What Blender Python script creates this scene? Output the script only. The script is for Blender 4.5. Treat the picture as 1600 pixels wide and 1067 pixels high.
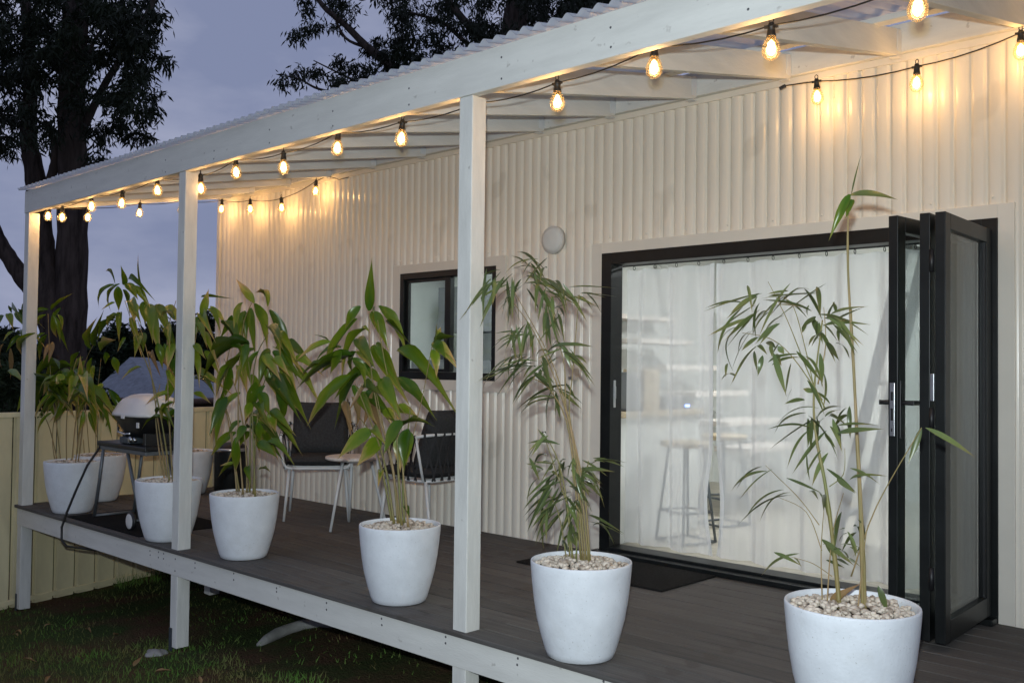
import bpy, bmesh, math, random
from mathutils import Vector, Matrix
random.seed(7)
R_ = math.radians
sc = bpy.context.scene
for o in list(bpy.data.objects): bpy.data.objects.remove(o)

# ------------------------------------------------------------------ camera
FPX, YAW, PIT, ROL = 1508.1055, 0.7595, 0.0261, 0.0118
C = Vector((8.686, -3.118, 1.229))
_F = Vector((-math.sin(YAW)*math.cos(PIT), math.cos(YAW)*math.cos(PIT), math.sin(PIT)))
_R = Vector((math.cos(YAW), math.sin(YAW), 0)); _U = _R.cross(_F)
_R2 = _R*math.cos(ROL)+_U*math.sin(ROL); _U2 = _U*math.cos(ROL)-_R*math.sin(ROL)
cam_d = bpy.data.cameras.new('camera'); cam = bpy.data.objects.new('camera', cam_d)
sc.collection.objects.link(cam); sc.camera = cam
cam.matrix_world = Matrix(((_R2.x, _U2.x, -_F.x, C.x), (_R2.y, _U2.y, -_F.y, C.y), (_R2.z, _U2.z, -_F.z, C.z), (0, 0, 0, 1)))
cam_d.sensor_width = 36; cam_d.lens = FPX/1600*36; cam_d.clip_start = .05; cam_d.clip_end = 1500

# ------------------------------------------------------------------ sky: overcast dusk
world = bpy.data.worlds.new('World'); sc.world = world; world.use_nodes = True
nt = world.node_tree; nt.nodes.clear()
def N(nt, t, **kw):
    n = nt.nodes.new(t)
    for k, v in kw.items():
        if k in n.inputs: n.inputs[k].default_value = v
        else: setattr(n, k, v)
    return n
wo = N(nt, 'ShaderNodeOutputWorld'); bg = N(nt, 'ShaderNodeBackground')
sky = N(nt, 'ShaderNodeTexSky'); sky.sky_type = 'NISHITA'; sky.sun_disc = False
sky.sun_elevation = R_(1.0); sky.sun_rotation = R_(200)
skm = N(nt, 'ShaderNodeVectorMath', operation='SCALE'); skm.inputs['Scale'].default_value = 0.06
nt.links.new(sky.outputs[0], skm.inputs[0])
tc = N(nt, 'ShaderNodeTexCoord'); mp = N(nt, 'ShaderNodeMapping'); mp.inputs['Scale'].default_value = (1, 1, 2.6)
nz = N(nt, 'ShaderNodeTexNoise', Scale=4.6, Detail=6, Roughness=.5)
rp = N(nt, 'ShaderNodeValToRGB')
rp.color_ramp.elements[0].position = .40; rp.color_ramp.elements[0].color = (.225, .262, .41, 1)
rp.color_ramp.elements[1].position = .62; rp.color_ramp.elements[1].color = (.35, .38, .525, 1)
mx = N(nt, 'ShaderNodeMix', data_type='RGBA'); mx.inputs[0].default_value = .96
nt.links.new(tc.outputs['Generated'], mp.inputs[0]); nt.links.new(mp.outputs[0], nz.inputs['Vector'])
nt.links.new(nz.outputs[0], rp.inputs[0]); nt.links.new(skm.outputs[0], mx.inputs[6]); nt.links.new(rp.outputs[0], mx.inputs[7])
nt.links.new(mx.outputs[2], bg.inputs[0]); bg.inputs[1].default_value = 1.0
nt.links.new(bg.outputs[0], wo.inputs[0])

# last faint glow of the set sun behind the cloud
sun_d = bpy.data.lights.new('sun', 'SUN'); sun_d.energy = .03; sun_d.angle = R_(40); sun_d.color = (1, .9, .85)
sun = bpy.data.objects.new('sun', sun_d); sc.collection.objects.link(sun); sun.rotation_euler = (R_(70), 0, R_(200))
# the photographer's flash: the photograph is plainly lit by it (bulb and leaf shadows, fall-off with distance)
fl_d = bpy.data.lights.new('camera_flash', 'SPOT'); fl_d.energy = 590; fl_d.spot_size = R_(100); fl_d.spot_blend = 1; fl_d.shadow_soft_size = .025; fl_d.color = (.86, .965, 1.0)
fl = bpy.data.objects.new('camera_flash', fl_d); sc.collection.objects.link(fl); fl.location = C + _U2*.15 - _R2*.02; fl.rotation_euler = cam.matrix_world.to_euler()

sc.view_settings.view_transform = 'Standard'; sc.view_settings.look = 'None'
sc.view_settings.exposure = 0; sc.view_settings.gamma = 1; sc.view_settings.use_curve_mapping = False
sc.render.engine = 'CYCLES'
sc.cycles.use_denoising = True
sc.cycles.max_bounces = 8; sc.cycles.transparent_max_bounces = 24; sc.cycles.sample_clamp_indirect = 4
sc.cycles.caustics_reflective = False; sc.cycles.caustics_refractive = False

# ------------------------------------------------------------------ helpers
def ray(u, v): return _F + _R2*((u-800)/FPX) + _U2*((533.5-v)/FPX)
def at(u, v, Y=None, Z=None, X=None, d=None):       # a pixel measured in the photograph -> point on a real plane
    r = ray(u, v)
    if d is not None: return C + r*d
    ax, val = (1, Y) if Y is not None else ((2, Z) if Z is not None else (0, X))
    return C + r*((val-C[ax])/r[ax])

WL = {}
def lnk(o): sc.collection.objects.link(o); return o
def tag(o, label=None, cat=None, group=None, kind=None):
    for k, v in (('label', label), ('category', cat), ('group', group), ('kind', kind)):
        if v: o[k] = v
    return o
def thing(name, loc, label, cat, group=None):
    o = lnk(bpy.data.objects.new(name, None)); o.location = loc; o.empty_display_size = .1
    WL[o] = Vector(loc); return tag(o, label, cat, group)
def place(o, p, parent):
    p = Vector(p); WL[o] = p
    if parent is not None:
        o.parent = parent; o.location = p - WL[parent]
    else: o.location = p

class MB:
    def __init__(s, xf=None): s.v = []; s.f = []; s.sm = []; s.xf = xf; s.uv = None
    def add(s, vs, fs, smooth=False):
        n = len(s.v); s.v += [tuple(v) for v in vs]; s.f += [tuple(i+n for i in f) for f in fs]; s.sm += [smooth]*len(fs); return s
    def box(s, x0, x1, y0, y1, z0, z1):
        return s.add([(x0,y0,z0),(x1,y0,z0),(x1,y1,z0),(x0,y1,z0),(x0,y0,z1),(x1,y0,z1),(x1,y1,z1),(x0,y1,z1)],
              [(0,3,2,1),(4,5,6,7),(0,1,5,4),(1,2,6,5),(2,3,7,6),(3,0,4,7)])
    def slab(s, a, b, w, h, up=(0,0,1)):                # bar with rectangular section from a to b; w across, h along up
        a, b = Vector(a), Vector(b); d = (b-a).normalized(); up = Vector(up); up = (up - d*up.dot(d)).normalized(); sd = d.cross(up)
        vs = []
        for p in (a, b):
            for i, j in ((-1,-1),(1,-1),(1,1),(-1,1)): vs.append(p + sd*(w/2*i) + up*(h/2*j))
        return s.add(vs, [(0,1,2,3),(7,6,5,4),(0,4,5,1),(1,5,6,2),(2,6,7,3),(3,7,4,0)])
    def tube(s, pts, r, n=8, cap=True, closed=False):
        pts = [Vector(p) for p in pts]; m = len(pts); rs = r if isinstance(r, (list, tuple)) else [r]*m
        ref = Vector((0, 0, 1)); vs = []; prev = None
        for i, p in enumerate(pts):
            a = pts[(i-1) % m] if (closed or i > 0) else p; b = pts[(i+1) % m] if (closed or i < m-1) else p
            d = (b-a); d = d.normalized() if d.length > 1e-9 else Vector((0,0,1))
            if prev is None:
                e = ref if abs(d.dot(ref)) < .95 else Vector((1, 0, 0)); x = (e - d*e.dot(d)).normalized()
            else: x = (prev - d*prev.dot(d)); x = x.normalized() if x.length > 1e-6 else prev
            prev = x; y = d.cross(x)
            for k in range(n):
                t = 2*math.pi*k/n; vs.append(p + (x*math.cos(t) + y*math.sin(t))*rs[i])
        fs = []
        for i in range(m if closed else m-1):
            for k in range(n):
                a, b = i*n+k, i*n+(k+1) % n; c, d_ = ((i+1) % m)*n+(k+1) % n, ((i+1) % m)*n+k; fs.append((a, b, c, d_))
        if cap and not closed: fs += [tuple(range(n-1, -1, -1)), tuple(range((m-1)*n, m*n))]
        return s.add(vs, fs, True)
    def lathe(s, prof, c=(0,0,0), n=40, axis='z', capb=False, capt=False):
        vs = []; c = Vector(c)
        for r, z in prof:
            for k in range(n):
                t = 2*math.pi*k/n; x, y = r*math.cos(t), r*math.sin(t)
                vs.append(c + (Vector((x, y, z)) if axis == 'z' else (Vector((x, z, y)) if axis == 'y' else Vector((z, x, y)))))
        fs = []
        for i in range(len(prof)-1):
            for k in range(n): fs.append((i*n+k, i*n+(k+1) % n, (i+1)*n+(k+1) % n, (i+1)*n+k))
        if capb: fs.append(tuple(range(n-1, -1, -1)))
        if capt: fs.append(tuple(range((len(prof)-1)*n, len(prof)*n)))
        return s.add(vs, fs, True)
    def grid(s, nx, ny, fn, smooth=True):
        vs = [fn(i/nx, j/ny) for j in range(ny+1) for i in range(nx+1)]
        fs = [(j*(nx+1)+i, j*(nx+1)+i+1, (j+1)*(nx+1)+i+1, (j+1)*(nx+1)+i) for j in range(ny) for i in range(nx)]
        return s.add(vs, fs, smooth)
    def build(s, name, mat, parent=None, bev=0, seg=2, origin=None, label=None, cat=None, group=None, kind=None, fixn=True):
        vs = [Vector(v) for v in s.v]
        if s.xf is not None: vs = [s.xf @ v for v in vs]
        lo = Vector((min(v.x for v in vs), min(v.y for v in vs), min(v.z for v in vs))); hi = Vector((max(v.x for v in vs), max(v.y for v in vs), max(v.z for v in vs)))
        c = Vector(origin) if origin is not None else (lo+hi)/2
        me = bpy.data.meshes.new(name); me.from_pydata([v-c for v in vs], [], s.f)
        me.polygons.foreach_set('use_smooth', s.sm)
        if fixn or bev:
            bm = bmesh.new(); bm.from_mesh(me)
            if fixn: bmesh.ops.recalc_face_normals(bm, faces=bm.faces)
            if bev:
                es = [e for e in bm.edges if len(e.link_faces) == 2 and e.calc_face_angle(0) > .6]
                bmesh.ops.bevel(bm, geom=es, offset=bev, segments=seg, profile=.5, affect='EDGES', clamp_overlap=True)
            bm.to_mesh(me); bm.free()
        me.materials.append(mat)
        o = lnk(bpy.data.objects.new(name, me)); place(o, c, parent)
        return tag(o, label, cat, group, kind)
def copy_obj(o, p, parent, rot=None, scale=None):
    c = lnk(o.copy()); place(c, p, parent)
    if rot is not None: c.rotation_euler = rot
    if scale is not None: c.scale = scale
    return c

# ------------------------------------------------------------------ materials
def srgb(r, g, b):
    f = lambda c: (c/255/12.92 if c/255 <= .04045 else ((c/255+.055)/1.055)**2.4)
    return (f(r), f(g), f(b), 1)
def mat(name, col, rough=.5, metal=0, var=.12, scale=6, bump=0, bscale=60, spec=.5, stretch=None, col2=None, coat=0, detail=4, tight=None):
    m = bpy.data.materials.new(name); m.use_nodes = True; t = m.node_tree; b = t.nodes['Principled BSDF']
    b.inputs['Roughness'].default_value = rough; b.inputs['Metallic'].default_value = metal
    b.inputs['Specular IOR Level'].default_value = spec; b.inputs['Coat Weight'].default_value = coat
    cd = N(t, 'ShaderNodeTexCoord'); src = cd.outputs['Object']
    if stretch:
        mpn = N(t, 'ShaderNodeMapping'); mpn.inputs['Scale'].default_value = stretch
        t.links.new(src, mpn.inputs[0]); src = mpn.outputs[0]
    n = N(t, 'ShaderNodeTexNoise', Scale=scale, Detail=detail, Roughness=.6); t.links.new(src, n.inputs['Vector'])
    c2 = col2 or tuple(x*(1-var*2) for x in col[:3])+(1,)
    c1 = col if col2 else tuple(min(1, x*(1+var)) for x in col[:3])+(1,)
    rmp = N(t, 'ShaderNodeValToRGB'); e = rmp.color_ramp.elements
    lo, hi = tight or (.3, .7)
    e[0].position = lo; e[0].color = c2; e[1].position = hi; e[1].color = c1
    t.links.new(n.outputs[0], rmp.inputs[0]); t.links.new(rmp.outputs[0], b.inputs['Base Color'])
    if bump:
        n2 = N(t, 'ShaderNodeTexNoise', Scale=bscale, Detail=3); t.links.new(src, n2.inputs['Vector'])
        bp = N(t, 'ShaderNodeBump'); bp.inputs['Strength'].default_value = bump; bp.inputs['Distance'].default_value = .01
        t.links.new(n2.outputs[0], bp.inputs['Height']); t.links.new(bp.outputs[0], b.inputs['Normal'])
    return m
def glassy(name, tint, refl=.12, rough=.02, haze=0):
    m = bpy.data.materials.new(name); m.use_nodes = True; t = m.node_tree; t.nodes.clear()
    out = N(t, 'ShaderNodeOutputMaterial'); tr = N(t, 'ShaderNodeBsdfTransparent'); tr.inputs[0].default_value = tint
    gl = N(t, 'ShaderNodeBsdfGlossy'); gl.inputs['Roughness'].default_value = rough
    lw = N(t, 'ShaderNodeLayerWeight', Blend=.5); fr = N(t, 'ShaderNodeMath', operation='POWER'); t.links.new(lw.outputs['Facing'], fr.inputs[0]); fr.inputs[1].default_value = 4.5; mu = N(t, 'ShaderNodeMath', operation='MULTIPLY_ADD'); mu.inputs[1].default_value = .8; mu.inputs[2].default_value = refl*.3
    mxs = N(t, 'ShaderNodeMixShader'); t.links.new(fr.outputs[0], mu.inputs[0]); t.links.new(mu.outputs[0], mxs.inputs[0])
    t.links.new(tr.outputs[0], mxs.inputs[1]); t.links.new(gl.outputs[0], mxs.inputs[2])
    if haze:
        tl = N(t, 'ShaderNodeBsdfTranslucent'); tl.inputs[0].default_value = (1, .82, .5, 1); mh = N(t, 'ShaderNodeMixShader'); mh.inputs[0].default_value = haze
        t.links.new(mxs.outputs[0], mh.inputs[1]); t.links.new(tl.outputs[0], mh.inputs[2]); mxs = mh
    t.links.new(mxs.outputs[0], out.inputs[0])
    return m
def emis(name, col, st):
    m = bpy.data.materials.new(name); m.use_nodes = True; t = m.node_tree; b = t.nodes['Principled BSDF']
    b.inputs['Emission Color'].default_value = col; b.inputs['Emission Strength'].default_value = st; b.inputs['Base Color'].default_value = (.8, .6, .3, 1)
    n = N(t, 'ShaderNodeTexNoise', Scale=4); t.links.new(n.outputs[0], b.inputs['Roughness']); return m
def sheer(name, col, thru):
    m = bpy.data.materials.new(name); m.use_nodes = True; t = m.node_tree; t.nodes.clear()
    out = N(t, 'ShaderNodeOutputMaterial'); tr = N(t, 'ShaderNodeBsdfTransparent'); df = N(t, 'ShaderNodeBsdfDiffuse'); tl = N(t, 'ShaderNodeBsdfTranslucent')
    for s_ in (df, tl): s_.inputs[0].default_value = col
    a = N(t, 'ShaderNodeMixShader'); a.inputs[0].default_value = .45; b = N(t, 'ShaderNodeMixShader')
    cd = N(t, 'ShaderNodeTexCoord'); n = N(t, 'ShaderNodeTexNoise', Scale=3, Detail=3); t.links.new(cd.outputs['Object'], n.inputs['Vector'])
    lw = N(t, 'ShaderNodeLayerWeight', Blend=.35); mr = N(t, 'ShaderNodeMapRange'); mr.inputs['To Min'].default_value = 1-thru; mr.inputs['To Max'].default_value = 1.0
    t.links.new(lw.outputs['Facing'], mr.inputs[0]); t.links.new(mr.outputs[0], b.inputs[0])
    t.links.new(df.outputs[0], a.inputs[1]); t.links.new(tl.outputs[0], a.inputs[2]); t.links.new(tr.outputs[0], b.inputs[1]); t.links.new(a.outputs[0], b.inputs[2]); t.links.new(b.outputs[0], out.inputs[0])
    return m

M = {}
M['timber'] = mat('painted_timber', (.70, .695, .645, 1), .55, var=.045, scale=3, bump=.14, bscale=35, stretch=(1, 6, 6), spec=.35)
M['timber_y'] = mat('painted_rafter', (.70, .695, .645, 1), .55, var=.05, scale=3, bump=.2, bscale=35, stretch=(6, 1, 6), spec=.35)
M['timber_v'] = mat('painted_post', (.70, .695, .645, 1), .55, var=.07, scale=3, bump=.22, bscale=35, stretch=(6, 6, 1), spec=.35)
M['steel'] = mat('cream_corrugated_steel', (.80, .755, .655, 1), .24, var=.04, scale=2, spec=.5, stretch=(1, 1, .3))
M['trim'] = mat('cream_trim', (.765, .725, .635, 1), .42, var=.04, scale=2)
M['poly'] = mat('poly_roof', (.70, .72, .75, 1), .4, var=.08, scale=2)
t = M['poly'].node_tree; _b = t.nodes['Principled BSDF']; _tl = N(t, 'ShaderNodeBsdfTranslucent'); _tl.inputs[0].default_value = (.62, .66, .74, 1)
_ms = N(t, 'ShaderNodeMixShader'); _ms.inputs[0].default_value = .4; _o = t.nodes['Material Output']
t.links.new(_b.outputs[0], _ms.inputs[1]); t.links.new(_tl.outputs[0], _ms.inputs[2]); t.links.new(_ms.outputs[0], _o.inputs[0])
M['board'] = mat('composite_board', (.118, .110, .102, 1), .7, var=.2, scale=3, bump=.5, bscale=22, stretch=(.7, 30, 30), spec=.25)
def objrand(m, amt):        # pieces of one kind differ slightly in tone
    t = m.node_tree; b = t.nodes['Principled BSDF']; src = b.inputs['Base Color'].links[0].from_socket
    oi = N(t, 'ShaderNodeObjectInfo'); mr = N(t, 'ShaderNodeMapRange'); mr.inputs['To Min'].default_value = 1-amt; mr.inputs['To Max'].default_value = 1+amt
    hv = N(t, 'ShaderNodeHueSaturation'); t.links.new(oi.outputs['Random'], mr.inputs[0]); t.links.new(mr.outputs[0], hv.inputs['Value']); t.links.new(src, hv.inputs['Color']); t.links.new(hv.outputs[0], b.inputs['Base Color'])
def specks(m, scale, thr, col, fac):
    t = m.node_tree; b = t.nodes['Principled BSDF']; src = b.inputs['Base Color'].links[0].from_socket
    cd = N(t, 'ShaderNodeTexCoord'); n = N(t, 'ShaderNodeTexNoise', Scale=scale, Detail=2); t.links.new(cd.outputs['Object'], n.inputs[0])
    mr = N(t, 'ShaderNodeMapRange'); mr.inputs['From Min'].default_value = thr; mr.inputs['From Max'].default_value = thr+.06; mr.inputs['To Max'].default_value = fac; t.links.new(n.outputs[0], mr.inputs[0])
    mm = N(t, 'ShaderNodeMix', data_type='RGBA'); mm.inputs[7].default_value = col; t.links.new(mr.outputs[0], mm.inputs[0]); t.links.new(src, mm.inputs[6]); t.links.new(mm.outputs[2], b.inputs['Base Color'])
objrand(M['board'], .16); specks(M['board'], 5, .60, (.07, .06, .05, 1), .5); specks(M['timber'], 22, .70, (.38, .36, .32, 1), .6); specks(M['timber_v'], 22, .69, (.38, .36, .32, 1), .6)
objrand(M['steel'], .02); specks(M['steel'], 3, .62, (.55, .51, .43, 1), .35)
M['pot'] = mat('white_pot', (.74, .77, .80, 1), .55, var=.05, scale=9, bump=.12, bscale=90, spec=.35)
specks(M['pot'], 120, .68, (.42, .42, .40, 1), .7); specks(M['pot'], 7, .60, (.60, .61, .60, 1), .2)
M['pebble'] = mat('pebbles', (.66, .58, .48, 1), .7, scale=34, detail=1, col2=(.26, .20, .15, 1), tight=(.30, .56))
M['soil'] = mat('soil', (.05, .035, .025, 1), .95, scale=40)
M['black'] = mat('black_aluminium', (.009, .011, .011, 1), .38, var=.2, scale=8, spec=.28)
M['blackp'] = mat('black_plastic', (.010, .010, .011, 1), .45, var=.2, scale=8)
M['rubber'] = mat('black_mat', (.010, .010, .010, 1), .95, var=.3, scale=90, bump=.6, bscale=250, spec=.1)
M['doormat'] = mat('doormat', (.022, .021, .020, 1), .95, var=.4, scale=120, bump=.8, bscale=260, spec=.1)
M['cush'] = mat('charcoal_fabric', (.048, .049, .051, 1), .9, var=.15, scale=70, bump=.35, bscale=300, spec=.15)
M['strap'] = mat('black_strap', (.018, .018, .02, 1), .7, var=.2, scale=30)
M['wmetal'] = mat('white_powdercoat', (.66, .68, .68, 1), .38, var=.04, scale=9)
M['tabletop'] = mat('pale_tabletop', (.74, .68, .62, 1), .5, var=.1, scale=14, stretch=(1, 6, 6))
M['chrome'] = mat('satin_steel', (.55, .56, .57, 1), .3, 1, var=.08, scale=12)
M['gmetal'] = mat('grey_metal_leg', (.14, .155, .165, 1), .45, .4, var=.1, scale=12)
M['lid'] = mat('white_enamel', (.72, .70, .67, 1), .3, var=.03, scale=5)
M['wplast'] = mat('white_plastic', (.66, .65, .62, 1), .45, var=.03, scale=6)
M['fence'] = mat('cream_steel_fence', (.74, .66, .41, 1), .5, var=.12, scale=3, stretch=(1, 1, .4))
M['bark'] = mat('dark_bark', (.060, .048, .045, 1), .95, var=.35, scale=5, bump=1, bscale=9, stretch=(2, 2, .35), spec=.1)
M['tleaf'] = mat('gum_leaf', (.015, .022, .013, 1), .6, var=.4, scale=1.2, spec=.2)
M['bleaf'] = mat('bush_leaf', (.018, .032, .014, 1), .7, var=.4, scale=1.5, spec=.2)
M['glass'] = glassy('window_glass', (.86, .90, .89, 1))
M['dglass'] = glassy('door_glass', (.80, .84, .84, 1))
M['bulb'] = glassy('bulb_glass', (1, .90, .72, 1), refl=.1, rough=.05, haze=.03)
M['fil'] = emis('filament', (1, .50, .16, 1), 30)
M['glow'] = emis('filament_core', (1, .66, .32, 1), 14)
M['wire'] = mat('black_wire', (.012, .011, .010, 1), .5, scale=40)
M['curtain'] = sheer('sheer_curtain', (.90, .91, .92, 1), .48)
M['hem'] = sheer('sheer_curtain_hem', (.85, .86, .86, 1), .15)
M['iwall'] = mat('interior_wall', (.72, .73, .70, 1), .8, var=.03, scale=2)
M['ifloor'] = mat('timber_floor', (.46, .42, .35, 1), .45, var=.15, scale=5, stretch=(1, 9, 1))
M['igrey'] = mat('interior_grey', (.16, .165, .17, 1), .5, var=.06, scale=4)
M['wood'] = mat('pale_wood', (.50, .40, .26, 1), .5, var=.12, scale=9, stretch=(1, 8, 8))
M['dsteel'] = mat('dark_grey_steel', (.10, .10, .105, 1), .5, var=.1, scale=6)
M['rooft'] = mat('blue_grey_tiles', (.19, .21, .25, 1), .8, var=.15, scale=5, bump=.6, bscale=14)
M['nwall'] = mat('brick_dark', (.09, .05, .035, 1), .9, var=.2, scale=9)
M['stone'] = mat('pale_stone', (.27, .27, .255, 1), .8, var=.15, scale=9, bump=.3, bscale=30)
M['dryleaf'] = mat('dry_leaf', (.22, .12, .06, 1), .8, var=.35, scale=8)
M['led'] = emis('led_white', (.94, .99, 1, 1), 145)
M['rail'] = mat('white_rail', (.8, .82, .8, 1), .4)
M['bluelcd'] = emis('blue_clock', (.1, .25, 1, 1), 8)
M['galv'] = mat('galvanised', (.10, .12, .14, 1), .5, .6, var=.2, scale=20)

def leafmat(name, g1, g2, tip, amt, rough=.42, transl=.25, edge=.5):
    m = bpy.data.materials.new(name); m.use_nodes = True; t = m.node_tree; b = t.nodes['Principled BSDF']
    b.inputs['Roughness'].default_value = rough; b.inputs['Specular IOR Level'].default_value = .35
    uv = N(t, 'ShaderNodeUVMap'); sx = N(t, 'ShaderNodeSeparateXYZ'); t.links.new(uv.outputs[0], sx.inputs[0])
    oi = N(t, 'ShaderNodeObjectInfo'); nz = N(t, 'ShaderNodeTexNoise', Scale=6, Detail=5, Roughness=.65)
    ad = N(t, 'ShaderNodeVectorMath', operation='ADD'); t.links.new(uv.outputs[0], ad.inputs[0]); t.links.new(oi.outputs['Random'], ad.inputs[1]); t.links.new(ad.outputs[0], nz.inputs['Vector'])
    # edge distance across the blade: margins brown first
    ab = N(t, 'ShaderNodeMath', operation='ABSOLUTE'); s1 = N(t, 'ShaderNodeMath', operation='SUBTRACT'); s1.inputs[1].default_value = .5; t.links.new(sx.outputs[1], s1.inputs[0]); t.links.new(s1.outputs[0], ab.inputs[0])
    def mth(op, a, b_=None, c=None):
        n = N(t, 'ShaderNodeMath', operation=op)
        for i, q in enumerate((a, b_, c)):
            if q is None: continue
            if isinstance(q, (int, float)): n.inputs[i].default_value = q
            else: t.links.new(q, n.inputs[i])
        return n.outputs[0]
    e = mth('MULTIPLY', ab.outputs[0], edge)
    u = mth('ADD', sx.outputs[0], e); u = mth('ADD', u, mth('MULTIPLY', mth('SUBTRACT', nz.outputs[0], .5), .7)); u = mth('ADD', u, mth('MULTIPLY', mth('SUBTRACT', oi.outputs['Random'], .5), amt))
    r = N(t, 'ShaderNodeValToRGB'); t.links.new(u, r.inputs[0]); el = r.color_ramp.elements
    u = r.inputs[0].links[0].from_socket; t.links.new(mth('MULTIPLY', u, .76), r.inputs[0])
    el[0].position = 0; el[0].color = g1; el[1].position = .60; el[1].color = g2
    y = el.new(.80); y.color = tuple(.5*a+.5*b_ for a, b_ in zip(g2, tip)); z = el.new(.93); z.color = tip
    # parallel veins
    wv = N(t, 'ShaderNodeTexWave', Scale=9, Distortion=.4); wv.bands_direction = 'Y'; t.links.new(uv.outputs[0], wv.inputs['Vector'])
    mm = N(t, 'ShaderNodeMix', data_type='RGBA', blend_type='MULTIPLY'); mm.inputs[0].default_value = .3
    t.links.new(r.outputs[0], mm.inputs[6]); t.links.new(wv.outputs[0], mm.inputs[7]); t.links.new(mm.outputs[2], b.inputs['Base Color'])
    tl = N(t, 'ShaderNodeBsdfTranslucent'); t.links.new(mm.outputs[2], tl.inputs[0]); ms = N(t, 'ShaderNodeMixShader'); ms.inputs[0].default_value = transl
    t.links.new(b.outputs[0], ms.inputs[1]); t.links.new(tl.outputs[0], ms.inputs[2]); t.links.new(ms.outputs[0], t.nodes['Material Output'].inputs[0])
    return m
M['broad'] = leafmat('broad_bamboo_leaf', (.062, .155, .010, 1), (.175, .240, .016, 1), (.46, .31, .12, 1), .75, rough=.28, edge=.7)
objrand(M['broad'], .35)
M['narrow'] = leafmat('narrow_bamboo_leaf', (.115, .165, .065, 1), (.15, .19, .06, 1), (.28, .21, .08, 1), .3, rough=.28)
objrand(M['narrow'], .35)
M['drybl'] = leafmat('dry_bamboo_leaf', (.30, .21, .09, 1), (.36, .22, .10, 1), (.36, .19, .09, 1), .2)
M['culm'] = mat('tan_culm', (.36, .24, .12, 1), .55, scale=10, col2=(.16, .15, .04, 1), stretch=(1, 1, .3))
M['gculm'] = mat('green_culm', (.14, .17, .04, 1), .5, scale=8, col2=(.26, .19, .07, 1), stretch=(1, 1, .3))

# ------------------------------------------------------------------ key dimensions (metres, deck top z = 0, house runs along X)
S = 2.727; PW = .09; D = 1.994; XC = -.38; XE = 9.6; BB = 2.5
def ground_z(x, y):
    a = -.90 + .0876*min(max(x, 0), 4.2) + .05*min(max(y, -1), 2)
    return a if x > -.5 else a
# ------------------------------------------------------------------ ground
gm = bpy.data.materials.new('lawn_soil'); gm.use_nodes = True; t = gm.node_tree; b = t.nodes['Principled BSDF']; b.inputs['Roughness'].default_value = .95; b.inputs['Specular IOR Level'].default_value = .1
cd = N(t, 'ShaderNodeTexCoord'); n1 = N(t, 'ShaderNodeTexNoise', Scale=1.6, Detail=6, Roughness=.65); n2 = N(t, 'ShaderNodeTexNoise', Scale=60, Detail=3)
t.links.new(cd.outputs['Object'], n1.inputs[0]); t.links.new(cd.outputs['Object'], n2.inputs[0])
r1 = N(t, 'ShaderNodeValToRGB'); r1.color_ramp.elements[0].position = .42; r1.color_ramp.elements[0].color = (.06, .09, .028, 1); r1.color_ramp.elements[1].position = .62; r1.color_ramp.elements[1].color = (.13, .075, .045, 1)
m2 = N(t, 'ShaderNodeMix', data_type='RGBA', blend_type='MULTIPLY'); m2.inputs[0].default_value = .7
t.links.new(n1.outputs[0], r1.inputs[0]); t.links.new(r1.outputs[0], m2.inputs[6]); t.links.new(n2.outputs[0], m2.inputs[7]); t.links.new(m2.outputs[2], b.inputs['Base Color'])
bp = N(t, 'ShaderNodeBump'); bp.inputs['Strength'].default_value = .8; bp.inputs['Distance'].default_value = .03; t.links.new(n2.outputs[0], bp.inputs['Height']); t.links.new(bp.outputs[0], b.inputs['Normal'])
gb = MB(); xs = [-400, -100, -30, -10, -4, -2] + [-1+.5*i for i in range(23)] + [12, 20, 60, 200, 400]; ys = [-400, -100, -30, -10, -6] + [-4+.5*i for i in range(17)] + [6, 10, 30, 100, 400]
gb.add([(x, y, ground_z(x, y) + (random.uniform(-.015, .015) if -2 < x < 11 else 0)) for y in ys for x in xs], [(j*len(xs)+i, j*len(xs)+i+1, (j+1)*len(xs)+i+1, (j+1)*len(xs)+i) for j in range(len(ys)-1) for i in range(len(xs)-1)], True)
gb.build('ground', gm, kind='structure', origin=(0, 0, 0))
# grass
g = MB()
gr = bpy.data.materials.new('grass_blade'); gr.use_nodes = True; t = gr.node_tree; b = t.nodes['Principled BSDF']; b.inputs['Roughness'].default_value = .7; b.inputs['Specular IOR Level'].default_value = .15
cd = N(t, 'ShaderNodeTexCoord'); n1 = N(t, 'ShaderNodeTexNoise', Scale=2.5, Detail=6); t.links.new(cd.outputs['Object'], n1.inputs[0]); r1 = N(t, 'ShaderNodeValToRGB')
r1.color_ramp.elements[0].position = .4; r1.color_ramp.elements[0].color = (.085, .185, .032, 1); r1.color_ramp.elements[1].position = .65; r1.color_ramp.elements[1].color = (.15, .12, .05, 1)
t.links.new(n1.outputs[0], r1.inputs[0]); t.links.new(r1.outputs[0], b.inputs['Base Color'])
rg = random.Random(3)
def patch(x, y): return math.sin(x*1.7+y*.9)+math.sin(x*.6-y*2.3+1)+.5*math.sin(x*4+y*5)
cnt = 0
while cnt < 26000:
    x = rg.uniform(-.2, 6.6); y = rg.uniform(-2.6, 1.6)
    dens = .9 if patch(x, y) < .35 else .22
    if y > .1: dens *= .3
    if rg.random() > dens: continue
    z = ground_z(x, y)-.01; h = rg.uniform(.02, .06)*(1.0 if y < .1 else .8); a = rg.uniform(0, 6.28); w = rg.uniform(.0025, .005); l = rg.uniform(0, .045); b2 = rg.uniform(0, 6.28)
    g.add([(x-w*math.cos(a), y-w*math.sin(a), z), (x+w*math.cos(a), y+w*math.sin(a), z), (x+l*math.cos(b2), y+l*math.sin(b2), z+h)], [(0, 1, 2)]); cnt += 1
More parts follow.
